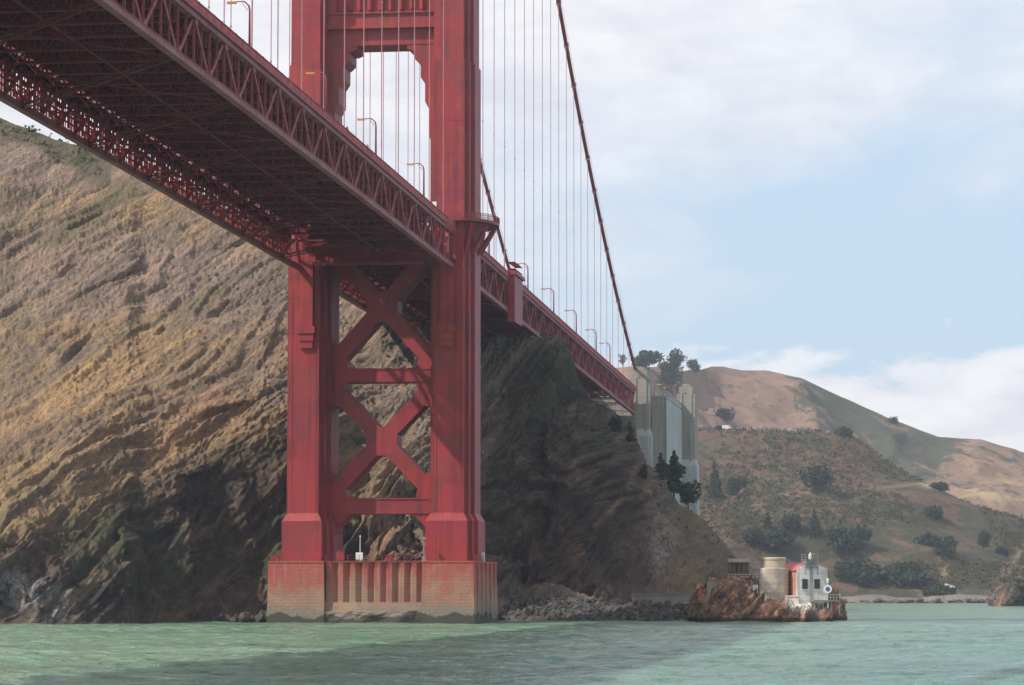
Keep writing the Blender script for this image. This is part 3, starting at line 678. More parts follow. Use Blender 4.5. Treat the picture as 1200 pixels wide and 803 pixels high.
# ------------------------------------------------------------------ tower
TX = 13.0
def leg_outline(k=1.0, g=0.0):
    a, b_, c_ = 2.7 * k + g, 3.35 * k + g, 4.0 * k + g; Y0, Y1, Y2 = 8.5 * k + g, 6.2 * k + g, 3.6 * k + g
    q = [(a, Y0), (a, Y1), (b_, Y1), (b_, Y2), (c_, Y2)]
    return q + [(x, -y) for x, y in q[::-1]] + [(-x, -y) for x, y in q] + [(-x, y) for x, y in q[::-1]]
tower = empty('bridge_tower', (0, 0, 10.8), 'red steel bridge tower with two stepped legs and X braces on the concrete pier', 'bridge tower')
TZ = 10.8
def tw(b, name, m=RED, parent=None): return b.build(name, m, parent or tower, loc=(0, 0, -TZ) if (parent is None or parent is tower) else None)
for s in (-1, 1):
    b = MB(); off = lambda q: [(x + s * TX, y) for x, y in q]
    b.prism(off(leg_outline(1, .75)), 10.8, 17.9); b.prism(off(leg_outline(1, .75)), 17.9, 19.3, off(leg_outline(1, 0)))
    b.prism(off(leg_outline(1)), 19.3, 100); 
    for zz in np.arange(25, 100, 6.4): b.prism(off(leg_outline(1, .03)), zz, zz + .12)
    for z0_, z1_, k in ((100, 140, .93), (140, 178, .86), (178, 214, .79), (214, 226, .72)):
        b.prism(off(leg_outline(k)), z0_, z1_)
    leg = tw(b, 'leg')
    # front pilaster with stepped foot
    c = MB(); xo = s * TX + (.5 if s < 0 else -.2)
    for (h0, h1, wd, pr) in ((52.5, 64, 1.15, .7), (64, 71.6, 1.6, .7), (51.2, 52.5, 1.55, .95), (49.9, 51.2, 1.3, .75), (48.6, 49.9, 1.1, .55)):
        c.box(xo - wd, xo + wd, -8.5 - pr, -8.45, h0, h1)
    o = c.build('pilaster', RED, leg)
    # dark ladder recess beside it is part of the plating
    c = MB()
    for k in (-1, 1): c.box(s * TX + k * 2.2 - .12, s * TX + k * 2.2 + .12, -8.56, -8.45, 19.6, 60)
    c.build('rub_strip', RED, leg)
# X bracing below the deck (outline in x,z; 5 m thick)
def xbrace(z0, z1, zc, hw=10.0, wd=2.7, bot=True):
    b = MB()
    T_ = 2.5
    for k, (a, q) in enumerate((((-hw, z0), (hw, z1)), ((-hw, z1), (hw, z0)))):
        b.bar((a[0], 0, a[1]), (q[0], 0, q[1]), wd, T_ * 2 + .01 * k, up=(0, 1, 0))
    r = 2.8; b.prism([(-r, zc - 1.45), (-1.3, zc - 2.6), (1.3, zc - 2.6), (r, zc - 1.45), (r, zc + 1.45), (1.3, zc + 2.6), (-1.3, zc + 2.6), (-r, zc + 1.45)], -T_ - .03, T_ + .03, axis='y')
    for s in (-1, 1):
        for zz, sg in ((z0, 1), (z1, -1)):
            b.prism([(s * 9.0, zz - .2 * sg), (s * 6.3, zz - .2 * sg), (s * 6.3, zz + .9 * sg), (s * 7.9, zz + 4.4 * sg), (s * 9.0, zz + 4.4 * sg)], -T_ - .02, T_ + .02, axis='y')
    return b
tw(xbrace(45.4, 67.6, 56.5), 'cross_brace'); tw(xbrace(22.1, 42.9, 32.3), 'cross_brace')
def hstrut(z0, z1, T_=2.56):
    b = MB(); b.box(-9.3, 9.3, -T_, T_, z0, z1); b.box(-9.3, 9.3, -T_ - .15, T_ + .15, z1 - .25, z1 - .02); b.box(-9.3, 9.3, -T_ - .15, T_ + .15, z0 + .02, z0 + .25)
    return b
tw(hstrut(42.9, 45.4), 'strut')
b = hstrut(19.3, 22.1)
for s in (-1, 1): b.prism([(s * 9.2, 19.35), (s * 5.6, 19.35), (s * 6.6, 18.3), (s * 7.9, 17.0), (s * 8.5, 14.8), (s * 9.2, 12.5)], -2.5, 2.5, axis='y')
tw(b, 'strut')
# portal struts above the deck
def portal(z0, z1, k):
    b = MB(); W_ = 10.6; T_ = 4.2 * k
    b.box(-W_, W_, -T_, T_, z0 + 3.2, z1)
    b.box(-W_, W_, -T_ + .6, T_ - .6, z0, z0 + 3.2)
    b.box(-W_, W_, -T_ - .5, T_ + .5, z0 + 2.9, z0 + 3.5); b.box(-W_, W_, -T_ - .35, T_ + .35, z0 + 5.6, z0 + 6.0)
    for i in range(9):
        x = -7.6 + 1.9 * i; b.prism([(x - .62, -T_), (x + .62, -T_), (x, -T_ - .75)], z0 + 6.2, z1 - 1); b.prism([(x - .62, T_), (x + .62, T_), (x, T_ + .75)], z0 + 6.2, z1 - 1)
    for s in (-1, 1):   # stepped brackets in the corners
        for (x0, zt, zb_) in ((4.6, z0, z0 - 1.1), (6.0, z0 - 1.0, z0 - 3.6), (7.1, z0 - 3.5, z0 - 7.4), (7.9, z0 - 7.3, z0 - 12.2), (8.6, z0 - 12.1, z0 - 19)):
            b.prism([(s * x0, zt), (s * 9.9, zt), (s * 9.9, zb_), (s * (x0 + .9), zb_), (s * x0, (zt * .35 + zb_ * .65))], -T_ + .8 - x0 * .02, T_ - .8 + x0 * .02, axis='y')
    return b
for z0_, z1_, k in ((103.8, 116, 1), (139, 150, .9), (177, 187, .84), (214, 226, .8)): tw(portal(z0_, z1_, k), 'portal_strut')
# walkway balcony round the outside of each leg
for s in (-1, 1):
    b = MB(); n = 14; cx_ = s * 14.2; zt = 71.0
    arc = [(cx_ + s * 6.6 * math.cos(t), 9.6 * math.sin(t)) for t in np.linspace(-math.pi / 2, math.pi / 2, n)]
    outl = [(s * 13.2, -9.6)] + arc + [(s * 13.2, 9.6)]
    b.prism(outl, zt, zt + .5)
    inn = [(s * 13.4 + (x - s * 13.2) * .45, y * .9) for x, y in outl]; b.prism([(s * 13.4 + (x - s * 13.2) * .22, y * .80) for x, y in outl], zt - 5.2, zt - .02, [(s * 13.4 + (x - s * 13.2) * .72, y * .88) for x, y in outl])
    o = tw(b, 'balcony')
    b = MB()
    for z_ in (.75, 1.15, 1.5): b.tube([(x, y, zt + z_) for x, y in outl], .05, 5)
    for x, y in outl: b.box(x - .06, x + .06, y - .06, y + .06, zt + .5, zt + 1.55)
    for i in range(len(outl) - 1):
        for q in range(8):
            f = q / 8; x = outl[i][0] * (1 - f) + outl[i + 1][0] * f; y = outl[i][1] * (1 - f) + outl[i + 1][1] * f; b.box(x - .025, x + .025, y - .025, y + .025, zt + .5, zt + 1.5)
    b.build('railing', RED2, o)
    b = MB()
    for t in (-1.1, -.55, 0, .55, 1.1):
        p = (cx_ + s * 6.0 * math.cos(t), 9.0 * math.sin(t)); q = (s * 15.2, 7.6 * math.sin(t)); b.prism([(0, 0), (1, 0), (1, 1)], 0, .01) if 0 else b.bar((p[0], p[1], zt - .3), (q[0], q[1], zt - 7.5), .5, .7)
    b.build('bracket', RED, o)

# pier
pier = empty('bridge_pier', (0, 0, 0), 'rust stained concrete pier with a fluted front standing in the water', 'pier')
def taper(x0, x1, y0, y1, z0, z1, g):
    b = MB(); return b.prism([(x0 - g, y0 - g), (x1 + g, y0 - g), (x1 + g, y1 + g), (x0 - g, y1 + g)], z0, z1, [(x0, y0), (x1, y0), (x1, y1), (x0, y1)])
b = taper(-17.9, -8.1, -14.5, 14.5, -5, 10.5, .35); b.box(-18.0, -8.0, -14.6, 14.6, 10.5, 10.8); b.build('end_block', PIER, pier)
b = taper(9.4, 18.4, -14.5, 14.5, -5, 10.5, .35); b.box(9.3, 18.5, -14.6, 14.6, 10.5, 10.8)
for k in range(5): yy = -11 + k * 5.3; b.box(18.35, 18.72, yy, yy + 2.2, 1.0, 10.5)
b.build('end_block', PIER, pier)
b = MB(); b.box(-8.0, 9.3, -12.4, 12.4, -5, 3.2); b.box(-8.0, 9.3, -12.96, 12.96, 3.2, 10.8)
nfl = 8; wf = 17.3 / nfl
for k in range(nfl):
    x0 = -8.0 + k * wf
    for sy in (-1, 1): b.prism([(x0, sy * 12.95), (x0 + .25, sy * 13.6), (x0 + wf * .5, sy * 13.6), (x0 + wf * .96, sy * 12.95)], 3.4, 10.55)
for sy in (-1, 1):
    b.prism([(-8, sy * 11.79), (-8, sy * 13.7), (9.3, sy * 13.7), (9.3, sy * 11.79)], 10.55, 10.82)
    b.prism([(-8, sy * 11.79), (-8, sy * 14.0), (9.3, sy * 14.0), (9.3, sy * 11.79)], 1.2, 3.6, [(-8, sy * 11.79), (-8, sy * 13.6), (9.3, sy * 13.6), (9.3, sy * 11.79)])
b.build('fluted_panel', PIER, pier)
b = MB(); b.box(-8.6, 9.9, -14.6, 14.6, -4, 2.1); o = b.build('footing_ledge', PIER, pier)
me = o.data
import bmesh
bm = bmesh.new(); bm.from_mesh(me); bmesh.ops.subdivide_edges(bm, edges=bm.edges, cuts=22, use_grid_fill=True)
co_ = np.array([v.co[:] for v in bm.verts]); nn = fbm(co_ * .45, 4) * .5
for v, k in zip(bm.verts, nn):
    if v.co.z > 1.0: v.co.z += k * 1.0
    if v.co.y < -14 or v.co.y > 14: v.co.y += k * .8
bm.to_mesh(me); bm.free()

# ------------------------------------------------------------------ main cables and hangers
def inv_plane(px, py, xw):
    d = FW + (px - 600) / FPX * RT + (401.5 - py) / FPX * UP; t = (xw - CAM[0]) / d[0]; P = CAM + t * d; return P[1], P[2]
pA = inv_plane(649, 0, 13.7); pB = inv_plane(700, 212, 13.7); pC = inv_plane(743, 432, 13.7)
TOPZ = 227.5
cf = np.polyfit([0, 0, pA[0], pB[0], pC[0], pC[0]], [TOPZ, TOPZ, pA[1], pB[1], pC[1], pC[1]], 2)
def cable_z(y):
    if y >= 0: return float(np.polyval(cf, y))
    return 82 + (TOPZ - 82) * ((640 + y) / 640) ** 2
YE = pC[0]
for s, lab in ((1, 'thick red main suspension cable falling to the near concrete pylon with its hanger ropes'), (-1, 'thick red main suspension cable on the far side of the deck with its hanger ropes')):
    root = empty('suspension_cable', (s * 13.7, 0, TOPZ), lab, 'cable')
    ysc = list(np.linspace(-430, 0, 40)) + list(np.linspace(0, YE + 4, 40))[1:]
    MB().tube([(0, y, cable_z(y) - TOPZ) for y in ysc], .46, 10).build('main_rope', RED2, root, True)
    b = MB()
    for dx in (-.5, .5): b.tube([(dx, y, cable_z(y) - TOPZ + 1.2) for y in ysc], .03, 4)
    b.build('hand_rope', ROPE, root)
    yh = [-19.17 - i * PAN for i in range(27)] + [13.78 + i * PAN for i in range(21)]
    for y in yh:
        zt = cable_z(y); zd = zb(y) + 6.9
        if zt - zd < 2: continue
        b = MB()
        for dy in (-.22, .22):
            b.tube([(0, y + dy, zd - TOPZ), (0, y + dy, zt - TOPZ + .2)], .044, 5)
        for z_ in ([zd + 26] if zt - zd > 60 else []): b.box(-.1, .1, y - .28, y + .28, z_ - TOPZ, z_ - TOPZ + .2)
        b.box(-.56, .56, y - .35, y + .35, zt - TOPZ - .55, zt - TOPZ + .55)
        b.build('hanger', ROPE, root)

# ------------------------------------------------------------------ deck lamps
lamp0 = empty('street_lamp', (0, 0, 0), '', 'street lamp')
b = MB(); b.tube([(0, 0, 0), (0, 0, 6.3), (-.12, 0, 6.9), (-.55, 0, 7.35), (-1.0, 0, 7.5)], [.17, .13, .12, .10, .09], 8); b.box(-.22, .22, -.22, .22, 0, .9); b.build('pole', RED2, lamp0, True)
b = MB(); b.bar((-.25, 0, 6.3), (-1.0, 0, 7.3), .07); b.tube([(-.9, 0, 7.48), (-1.9, 0, 7.42)], .07, 6); b.build('arm', RED2, lamp0)
b = MB(); b.prism([(-2.9, -.22), (-1.7, -.18), (-1.7, .18), (-2.9, .22)], 7.2, 7.48); b.build('lantern', YEL, lamp0)
first = True
lampL = ['first lamp from the left, above the top chord near the picture top edge', 'lamp whose amber head shows against the left tower leg', 'lamp framed by the portal opening beside a hanger', 'lamp just left of the right tower leg inside the portal']
def yy_of(px, xw=14.0):
    d = inv_plane(px, 300, xw); return d[0]
side_lab = ['first street lamp past the red tower leg above the side span railing', 'first street lamp beyond the red housing box on the side span', 'second street lamp beyond the red housing box on the side span', 'third street lamp beyond the red housing box on the side span', 'fourth street lamp beyond the red housing box on the side span', 'fifth and last street lamp before the concrete pylon on the side span']
main_lab = ['red street lamp on the main span nearest the top left corner', 'red street lamp with its amber head in front of the left tower leg', 'red curved street lamp in the middle of the portal opening', 'red curved street lamp low in the portal opening close to the right leg']
def put_lamp(x, y, z, lab, sc=1.0, mirror=False):
    global first
    o = lamp0 if first else copy_tree(lamp0); first = False
    o.location = (x, y, z); o['label'] = lab; o['group'] = 'street lamps along the bridge deck'; o.scale = (sc,) * 3
    if mirror: o.rotation_euler.z = math.pi
for px, lab in ((298, main_lab[0]), (388, main_lab[1]), (446, main_lab[2]), (502, main_lab[3])):
    y = yy_of(px); put_lamp(13.2, y, zb(y) + 7.1, lab)
for px, lab in zip((578, 623, 653, 679, 702, 718), side_lab):
    y = yy_of(px); put_lamp(13.2, y, zb(y) + 7.1, lab)

# ------------------------------------------------------------------ concrete pylons and anchorage
ZTOP = 63.5
def pylon(x0, x1, y0, y1, z0, zt, name, lab, s=1):
    r = empty(name, ((x0 + x1) / 2, (y0 + y1) / 2, z0), lab, 'pylon', 'concrete pylons at the end of the side span')
    L = (-(x0 + x1) / 2, -(y0 + y1) / 2, -z0)
    b = MB(); b.box(x0, x1, y0, y1, z0, zt - 3)
    b.build('shaft', CONC, r, loc=L)
    b = MB(); b.box(x0 + .7, x1 - .7, y0 + .7, y1 - .7, zt - 3, zt - .6); b.box(x0 + 1.6, x1 - 1.6, y0 + 1.4, y1 - 1.4, zt - .6, zt + .3)
    for k in (-1, 1): xx = (x0 + x1) / 2 + k * 1.5; b.box(xx - .35, xx + .35, y0 - .25, y0, z0 + 5, zt - 1.2)
    b.build('stepped_cap', CONC, r, loc=L)
    b = MB(); b.prism([(x0 - 1.0, y0 - 1), (x1 + .5, y0 - 1), (x1 + .5, y1 + .5), (x0 - 1.0, y1 + .5)], z0 - 12, z0 + 14.0); b.prism([(x0 - 1.0, y0 - 1), (x1 + .5, y0 - 1), (x1 + .5, y1 + .5), (x0 - 1.0, y1 + .5)], z0 + 14.0, z0 + 16.2, [(x0, y0), (x1, y0), (x1, y1), (x0, y1)])
    b.build('base', CONC2, r, loc=L)
    return r
pylon(12.6, 18.0, 336, 350, 36, 70, 'bridge_pylon', 'stained concrete pylon at the very end of the red side span truss')
pylon(20.6, 26.2, 402, 412, 30, 69.5, 'bridge_pylon', 'concrete pylon standing beyond the anchorage wall, rightmost of the pair')
pylon(-18.0, -12.6, 336, 350, 36, 70, 'bridge_pylon', 'concrete pylon on the far side of the deck hidden behind the truss')
an = empty('anchorage_house', (0, 372, 30), 'pale grey concrete anchorage wall between the two pylons', 'building')
b = MB(); b.box(-22, 21.8, -30, 30, -6, 31.5); b.box(-12.4, 12.4, -38, -30.3, -6, 26); b.box(-22.2, 22.1, -30.2, 30.2, 31.5, 32.3)
for k in range(10): b.box(21.8, 21.95, -28 + k * 6, -27.6 + k * 6, -2, 31.4)
b.build('wall', CONC, an)
b = MB(); b.box(21.98, 22.3, -29, 28, 2, 31.3); 
b.build('east_panel', CONC2, an)
b = MB()
for k in range(26): b.box(21.6, 22.2, -30 + k * 2.3, -28.9 + k * 2.3, 32.3, 33.3)
b.box(21.5, 22.3, -30.2, 30.2, 33.3, 33.6); b.build('parapet', CONC2, an)
b = MB(); b.box(18.2, 21.0, -31.6, -30.2, -4, 28.5); b.build('buttress', CONC, an)
b = MB(); b.box(-14, 14, 0, 160, -3, .0); b.box(-14, -13.7, 0, 160, 0, 1.2); b.box(13.7, 14, 0, 160, 0, 1.2)
o = b.build('road', ASPH, loc=(0, 402.3, 62.4)); tag(o, 'approach road behind the anchorage', None, None, 'structure')
for px, py, lab in ((767, 446, 'red street lamp just right of the near concrete pylon above the anchorage'), (781, 452, 'left one of the two close red lamps above the anchorage wall'), (788, 456, 'right one of the two close red lamps above the anchorage wall')):
    P = at(px, py, 925 if px < 770 else 950); put_lamp(P[0], P[1], P[2] - 7.0, lab)

# ------------------------------------------------------------------ foliage
def leaf_cloud(b, c, r, n, size, seed=0, flat=0.0):
    rs = np.random.RandomState(seed); c = np.array(c); r = np.array(r if hasattr(r, '__len__') else (r, r, r))
    u = rs.normal(size=(n, 3)); u /= np.linalg.norm(u, axis=1)[:, None]; rad = rs.uniform(.35, 1, n) ** .45
    k = 1 + .38 * perlin(u * 1.7 + seed * 3.7); P = c + u * r * (rad * k)[:, None]
    keep = perlin((P - c) / (r.mean() * .33) + seed) > -.22 ; P = P[keep]
    m = len(P); a = rs.normal(size=(m, 3)); a /= np.linalg.norm(a, axis=1)[:, None]; q = rs.normal(size=(m, 3)); q -= (q * a).sum(1)[:, None] * a; q /= np.linalg.norm(q, axis=1)[:, None]
    s = rs.uniform(.6, 1.3, m)[:, None] * size; base = len(b.v)
    V = np.stack([P - a * s, P + q * s * .7, P + a * s, P - q * s * .7], 1).reshape(-1, 3)
    b.v += [tuple(v) for v in V.tolist()]; b.f += [(base + 4 * i, base + 4 * i + 1, base + 4 * i + 2, base + 4 * i + 3) for i in range(m)]
def tree(P, w_, h, kind, lab, cat='tree', name=None, group=None, seed=1, m=LEAF):
    rs = random.Random(seed)
    name = name or {'bush': 'bush', 'conifer': 'conifer_tree', 'round': 'broadleaf_tree', 'open': 'eucalyptus_tree'}[kind]
    r = empty(name, tuple(P), lab, cat, group)
    b = MB(); size = max(.22, w_ * .045)
    t = MB()
    if kind == 'bush':
        for k in range(5):
            x = rs.uniform(-.3, .3) * w_; leaf_cloud(b, (x, rs.uniform(-.25, .25) * w_, h * .36), (w_ * .28, w_ * .28, h * rs.uniform(.42, .62)), 330, size, seed * 7 + k)
        for k in range(3): t.tube([(0, 0, -.5), (rs.uniform(-.2, .2) * w_, rs.uniform(-.2, .2) * w_, h * .5)], [.15, .05], 5)
    elif kind == 'conifer':
        n = 9
        for k in range(n):
            f = k / (n - 1); rr = w_ * .5 * (1 - f) ** .8 * rs.uniform(.85, 1.1) + .3
            for j in range(3 if f < .7 else 1):
                an_ = rs.uniform(0, 6.28); leaf_cloud(b, (math.cos(an_) * rr * .4, math.sin(an_) * rr * .4, h * (.13 + .8 * f)), (rr * .8, rr * .8, h * .06), 150, size, seed * 13 + k * 3 + j)
        t.tube([(0, 0, -1), (0, 0, h * .95)], [h * .025, .05], 6)
    elif kind == 'round':
        for k in range(7):
            an_ = rs.uniform(0, 6.28); q = rs.uniform(.1, .3) * w_; leaf_cloud(b, (math.cos(an_) * q, math.sin(an_) * q, h * rs.uniform(.35, .72)), (w_ * .28, w_ * .28, h * .26), 300, size, seed * 11 + k)
        t.tube([(0, 0, -1), (0, 0, h * .5)], [h * .03, .1], 6)
    else:
        for k in range(18):
            an_ = rs.uniform(0, 6.28); q = rs.uniform(.0, .42) * w_; zz = h * rs.uniform(.42, .92); p = (math.cos(an_) * q, math.sin(an_) * q, zz)
            leaf_cloud(b, p, (w_ * .19, w_ * .19, h * .12), 130, size * .8, seed * 17 + k); t.tube([(0, 0, h * .2), (p[0] * .6, p[1] * .6, zz * .7), p], [.3, .2, .06], 5)
        t.tube([(0, 0, -1), (0, 0, h * .5)], [h * .028, .25], 6)
    t.build('trunk', BARK, r); b.build('crown', m, r, fix=False); return r
def tree_on(T, px, py, wpx, hpx, kind, lab, **k):
    wpx *= 1.12; hpx *= 1.1
    P = ground(T, px, py); s = proj(P)[2] / FPX; return tree(P, wpx * s, hpx * s, kind, lab, **k)
G1 = 'dark trees and bushes on the scrub hill'
for i, (px, py, a, h, kd, lab) in enumerate([
 (957, 577, 36, 32, 'round', 'large round dark tree alone mid slope on the scrub hill above the path'),
 (838, 587, 20, 42, 'conifer', 'tall narrow dark conifer on the scrub hill right beside the pylon foot'),
 (864, 585, 24, 26, 'round', 'squat dark tree to the right of the tall narrow conifer'),
 (901, 621, 13, 20, 'conifer', 'small pointed conifer above the tree clump behind the water tank'),
 (954, 628, 19, 28, 'conifer', 'dark pointed conifer standing right above the lighthouse roof'),
 (928, 628, 24, 28, 'round', 'grey green rounded tree left of the pointed conifer above the lighthouse'),
 (886, 643, 26, 24, 'round', 'dark green tree at the left end of the clump behind the round tank'),
 (915, 648, 40, 26, 'round', 'wide dark green tree in the clump right behind the round tank'),
 (992, 652, 48, 34, 'round', 'broad green spreading tree right of and above the white lighthouse'),
 (1096, 607, 26, 14, 'bush', 'flat dark bush on the right slope below the path end'),
 (1097, 640, 46, 12, 'bush', 'long low dark thicket on the lower right slope'),
 (1107, 652, 22, 20, 'bush', 'dark round bush below the long thicket on the right slope'),
 (1151, 645, 18, 22, 'round', 'small rounded tree at the right side of the scrub hill'),
 (1176, 650, 20, 9, 'bush', 'small low bush near the right edge of the scrub hill'),
 (989, 507, 26, 10, 'bush', 'low dome shaped bush on the scrub hill crest where the crowd ends'),
 (843, 497, 12, 6, 'bush', 'small yellow green bush on the hill crest beside the pylon'),
 (1104, 570, 24, 9, 'bush', 'low dark bush just above the pale path end'),
 (1030, 680, 60, 16, 'bush', 'long green thicket along the shore beside the lighthouse'),
 (1068, 686, 50, 14, 'bush', 'green thicket in the middle of the far shore'),
 (1098, 699, 36, 14, 'bush', 'rounded green bush standing alone on the far shore seawall'),
 (1003, 676, 40, 22, 'bush', 'tall green thicket right behind the lighthouse railing'),
 (1060, 668, 30, 8, 'bush', 'flat dark scrub patch above the shore thickets'),
]): tree_on(H1, px, py, a, h, kd, lab, group=G1, seed=i + 3)
for i, (px, py, a, h, kd, lab) in enumerate([
 (760, 434, 34, 22, 'round', 'broad rounded tree on the skyline behind the near pylon'),
 (777, 434, 20, 10, 'bush', 'low bushy row between the skyline trees'),
 (789, 452, 30, 40, 'open', 'tall open crowned eucalyptus on the skyline above the anchorage'),
 (787, 462, 24, 34, 'round', 'hazy dense tree below the tall skyline eucalyptus'),
 (815, 438, 16, 17, 'round', 'small cone shaped tree alone on the skyline'),
 (850, 492, 26, 13, 'bush', 'oval bush patch on the far hill right of the pylon'),
 (730, 424, 9, 14, 'open', 'wispy wind bent tree just left of the suspension cable'),
 (1050, 497, 14, 8, 'bush', 'small bush on the far ridge skyline to the right'),
]): tree_on(H2, px, py, a, h, kd, lab, group='trees on the far ridge', seed=i + 40)
for i, (px, py, a, h, kd, lab) in enumerate([
 (792, 580, 40, 54, 'conifer', 'big dark conifer in front of the anchorage wall between the pylons'),
 (808, 590, 30, 34, 'round', 'dark spreading tree at the foot of the far pylon'),
 (775, 570, 22, 40, 'conifer', 'narrow dark conifer at the right edge of the near pylon'),
 (738, 538, 20, 44, 'conifer', 'dark conifer in the shade below the end of the truss'),
 (722, 516, 18, 32, 'round', 'shaded rounded tree under the end of the side span'),
 (752, 560, 16, 18, 'bush', 'dark bush at the foot of the near concrete pylon'),
]):
    P = ground(NH, px, py); s = proj(P)[2] / FPX; tree(P, a * s, h * s, kd, lab, group='trees at the pylon foot', seed=i + 70)
# scrub cover: small clumps nobody could count
def scrub(name, T, n, size, lab, cond, m, seed):
    rs = np.random.RandomState(seed); P2, pr = T[1], T[2]; b = MB(); lim = P2.shape[0] - 31
    i = rs.randint(5, lim, n * 4); j = rs.randint(0, P2.shape[1], n * 4); ok = cond(pr[i, j, 0], pr[i, j, 1], P2[i, j], rs)
    i, j = i[ok][:n], j[ok][:n]
    for a, c in zip(i, j):
        s = size * rs.uniform(.5, 1.5); leaf_cloud(b, P2[a, c] + (0, 0, s * .2), (s, s, s * .6), 16, s * .32, int(rs.randint(9999)))
    o = b.build(name, m, fix=False); tag(o, lab, 'scrub', None, 'stuff')
scrub('ground_cover', H1, 7500, 1.3, 'low scrub speckling the brown hill across the cove', lambda x, y, P, rs: (x > 815) & (x < 1210) & (perlin(P * .012) > -.35 + .3 * rs.rand(len(P))) & (y < 690), LEAF2, 3)
scrub('ridge_scrub', NH, 2200, 1.0, 'green brush along the skyline at the top left of the headland', lambda x, y, P, rs: (x < 125) & (x > -80) & (y < 136 + .44 * x + 24), LEAF2, 4)
scrub('headland_scrub', NH, 1300, .8, 'scattered green brush on the shaded spur under the side span', lambda x, y, P, rs: (x > 560) & (y < 500 + (x - 560) * .5) & (perlin(P * .06) > .0), LEAF2, 5)

# ------------------------------------------------------------------ boulders of the revetment
def rock_mesh(seed, sub=2, name='boulder', m=RIPRAP, jag=.35):
    bm = bmesh.new(); bmesh.ops.create_icosphere(bm, subdivisions=sub, radius=1)
    C = np.array([v.co[:] for v in bm.verts]); k = 1 + jag * perlin(C * 1.3 + seed * 5.1) + jag * .5 * perlin(C * 3.1 + seed)
    rs = np.random.RandomState(seed); s = rs.uniform(.6, 1.15, 3)
    for _ in range(5):
        n = rs.normal(size=3); n /= np.linalg.norm(n); dlt = np.maximum(0, (C * k[:, None]) @ n - .62); C = C - n * (dlt / np.maximum(k, .1))[:, None]
    for v, c, q in zip(bm.verts, C, k): v.co = c * q * s
    me = bpy.data.meshes.new(name); bm.to_mesh(me); bm.free(); me.materials.append(m); return me
RM = [rock_mesh(k) for k in range(9)]
rs = random.Random(5)
spots = []
for i in range(1300):
    px = rs.uniform(584, 808); py = rs.uniform(702, 729); dmid = 574 + (729 - py) * .55
    top = np.interp(px, [584, 600, 650, 690, 760, 808], [703, 698, 699, 703, 706, 712])
    if py < top: continue
    P = at(px, py, dmid); r_ = .3 + .75 * rs.random() ** 2; spots.append((dmid, P, r_))
spots.sort(key=lambda a: a[0])
rub = MB()
for k, (d, P, r_) in enumerate(spots):
    if k < 300:
        o = link('boulder', RM[k % 9], None, tuple(P), (rs.uniform(0, 6), rs.uniform(0, 6), rs.uniform(0, 6))); o.scale = (r_, r_, r_ * .85)
        tag(o, 'dark grey boulder in the revetment along the shore between pier and red rock', 'boulder', 'boulders of the shore revetment')
    else:
        me = RM[k % 9]; M = Matrix.Rotation(rs.uniform(0, 6), 3, 'Z') @ Matrix.Rotation(rs.uniform(0, 6), 3, 'X')
        rub.add([np.array((M @ v.co) * r_) + P for v in me.vertices], [tuple(p.vertices) for p in me.polygons])
tag(rub.build('rubble', RIPRAP), 'grey rubble packed behind the front boulders of the revetment', 'rubble', None, 'stuff')
# pale rocks at the cliff foot left of the pier
for k in range(46):
    px = rs.uniform(250, 330); P = at(px, rs.uniform(722, 729.5) - max(0, (px - 300) * .3), rs.uniform(541, 547)); r_ = rs.uniform(.3, 1.0)
    o = link('boulder', RM[k % 9], None, tuple(P), (rs.uniform(0, 6), rs.uniform(0, 6), 0)); o.scale = (r_ * 1.3, r_, r_ * .7)
    tag(o, 'pale boulder at the cliff foot just left of the concrete pier', 'boulder', 'pale boulders left of the pier')

# ------------------------------------------------------------------ lighthouse islet
def islet(name, cx, d, prof, thick, lab, seed, m=REDROCK, guano=None, amp=1.0, cat='rock'):
    """rock whose crest follows prof [(px, py)], rounded front and back"""
    pxs = np.arange(prof[0][0], prof[-1][0] + .1, .8); top = np.interp(pxs, [p[0] for p in prof], [p[1] for p in prof])
    ths = np.linspace(-math.pi / 2, math.pi / 2, 70); P = []
    hor = np.array([FW[0], FW[1], 0]); hor /= np.linalg.norm(hor); f_edge = np.sin(np.pi * (pxs - pxs[0]) / (pxs[-1] - pxs[0])) ** .45
    base = np.array([at(p, 728, d) for p in pxs]); zt = np.array([at(p, q, d)[2] for p, q in zip(pxs, top)])
    for th in ths:
        row = base + hor * (math.sin(th) * thick * (.25 + .75 * f_edge))[:, None]; row[:, 2] = -2 + (zt + 2) * max(0, math.cos(th)) ** .62; P.append(row)
    P = np.array(P); Q = P @ SD.T
    D = (ridged(Q * np.array([.10, .13, .33]) + seed, 4) - 1.2) * 1.3 * amp + fbm(Q * np.array([.5, .5, .9]) + seed, 4, 2.1, .6) * .55 * amp
    du = np.gradient(P, axis=1); dv = np.gradient(P, axis=0); N = np.cross(du, dv); N /= np.linalg.norm(N, axis=2)[..., None] + 1e-9
    if N[..., 2].mean() < 0: N = -N
    P = P + N * (D * np.clip(P[..., 2] / 2 + .8, .2, 1))[..., None]; pr = proj(P)
    g = guano(pr[..., 0], pr[..., 1]) if guano else P[..., 0] * 0
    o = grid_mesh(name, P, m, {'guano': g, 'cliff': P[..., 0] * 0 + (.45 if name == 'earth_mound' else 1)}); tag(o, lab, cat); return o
LD = 559.0
islet('rock_outcrop', 850, 563, [(806, 714), (812, 697), (820, 684), (832, 679), (850, 677), (872, 679), (890, 684), (905, 694), (915, 704), (924, 716)], 9, 'large dark reddish rock outcrop left of the lighthouse', 3.3, amp=1.1)
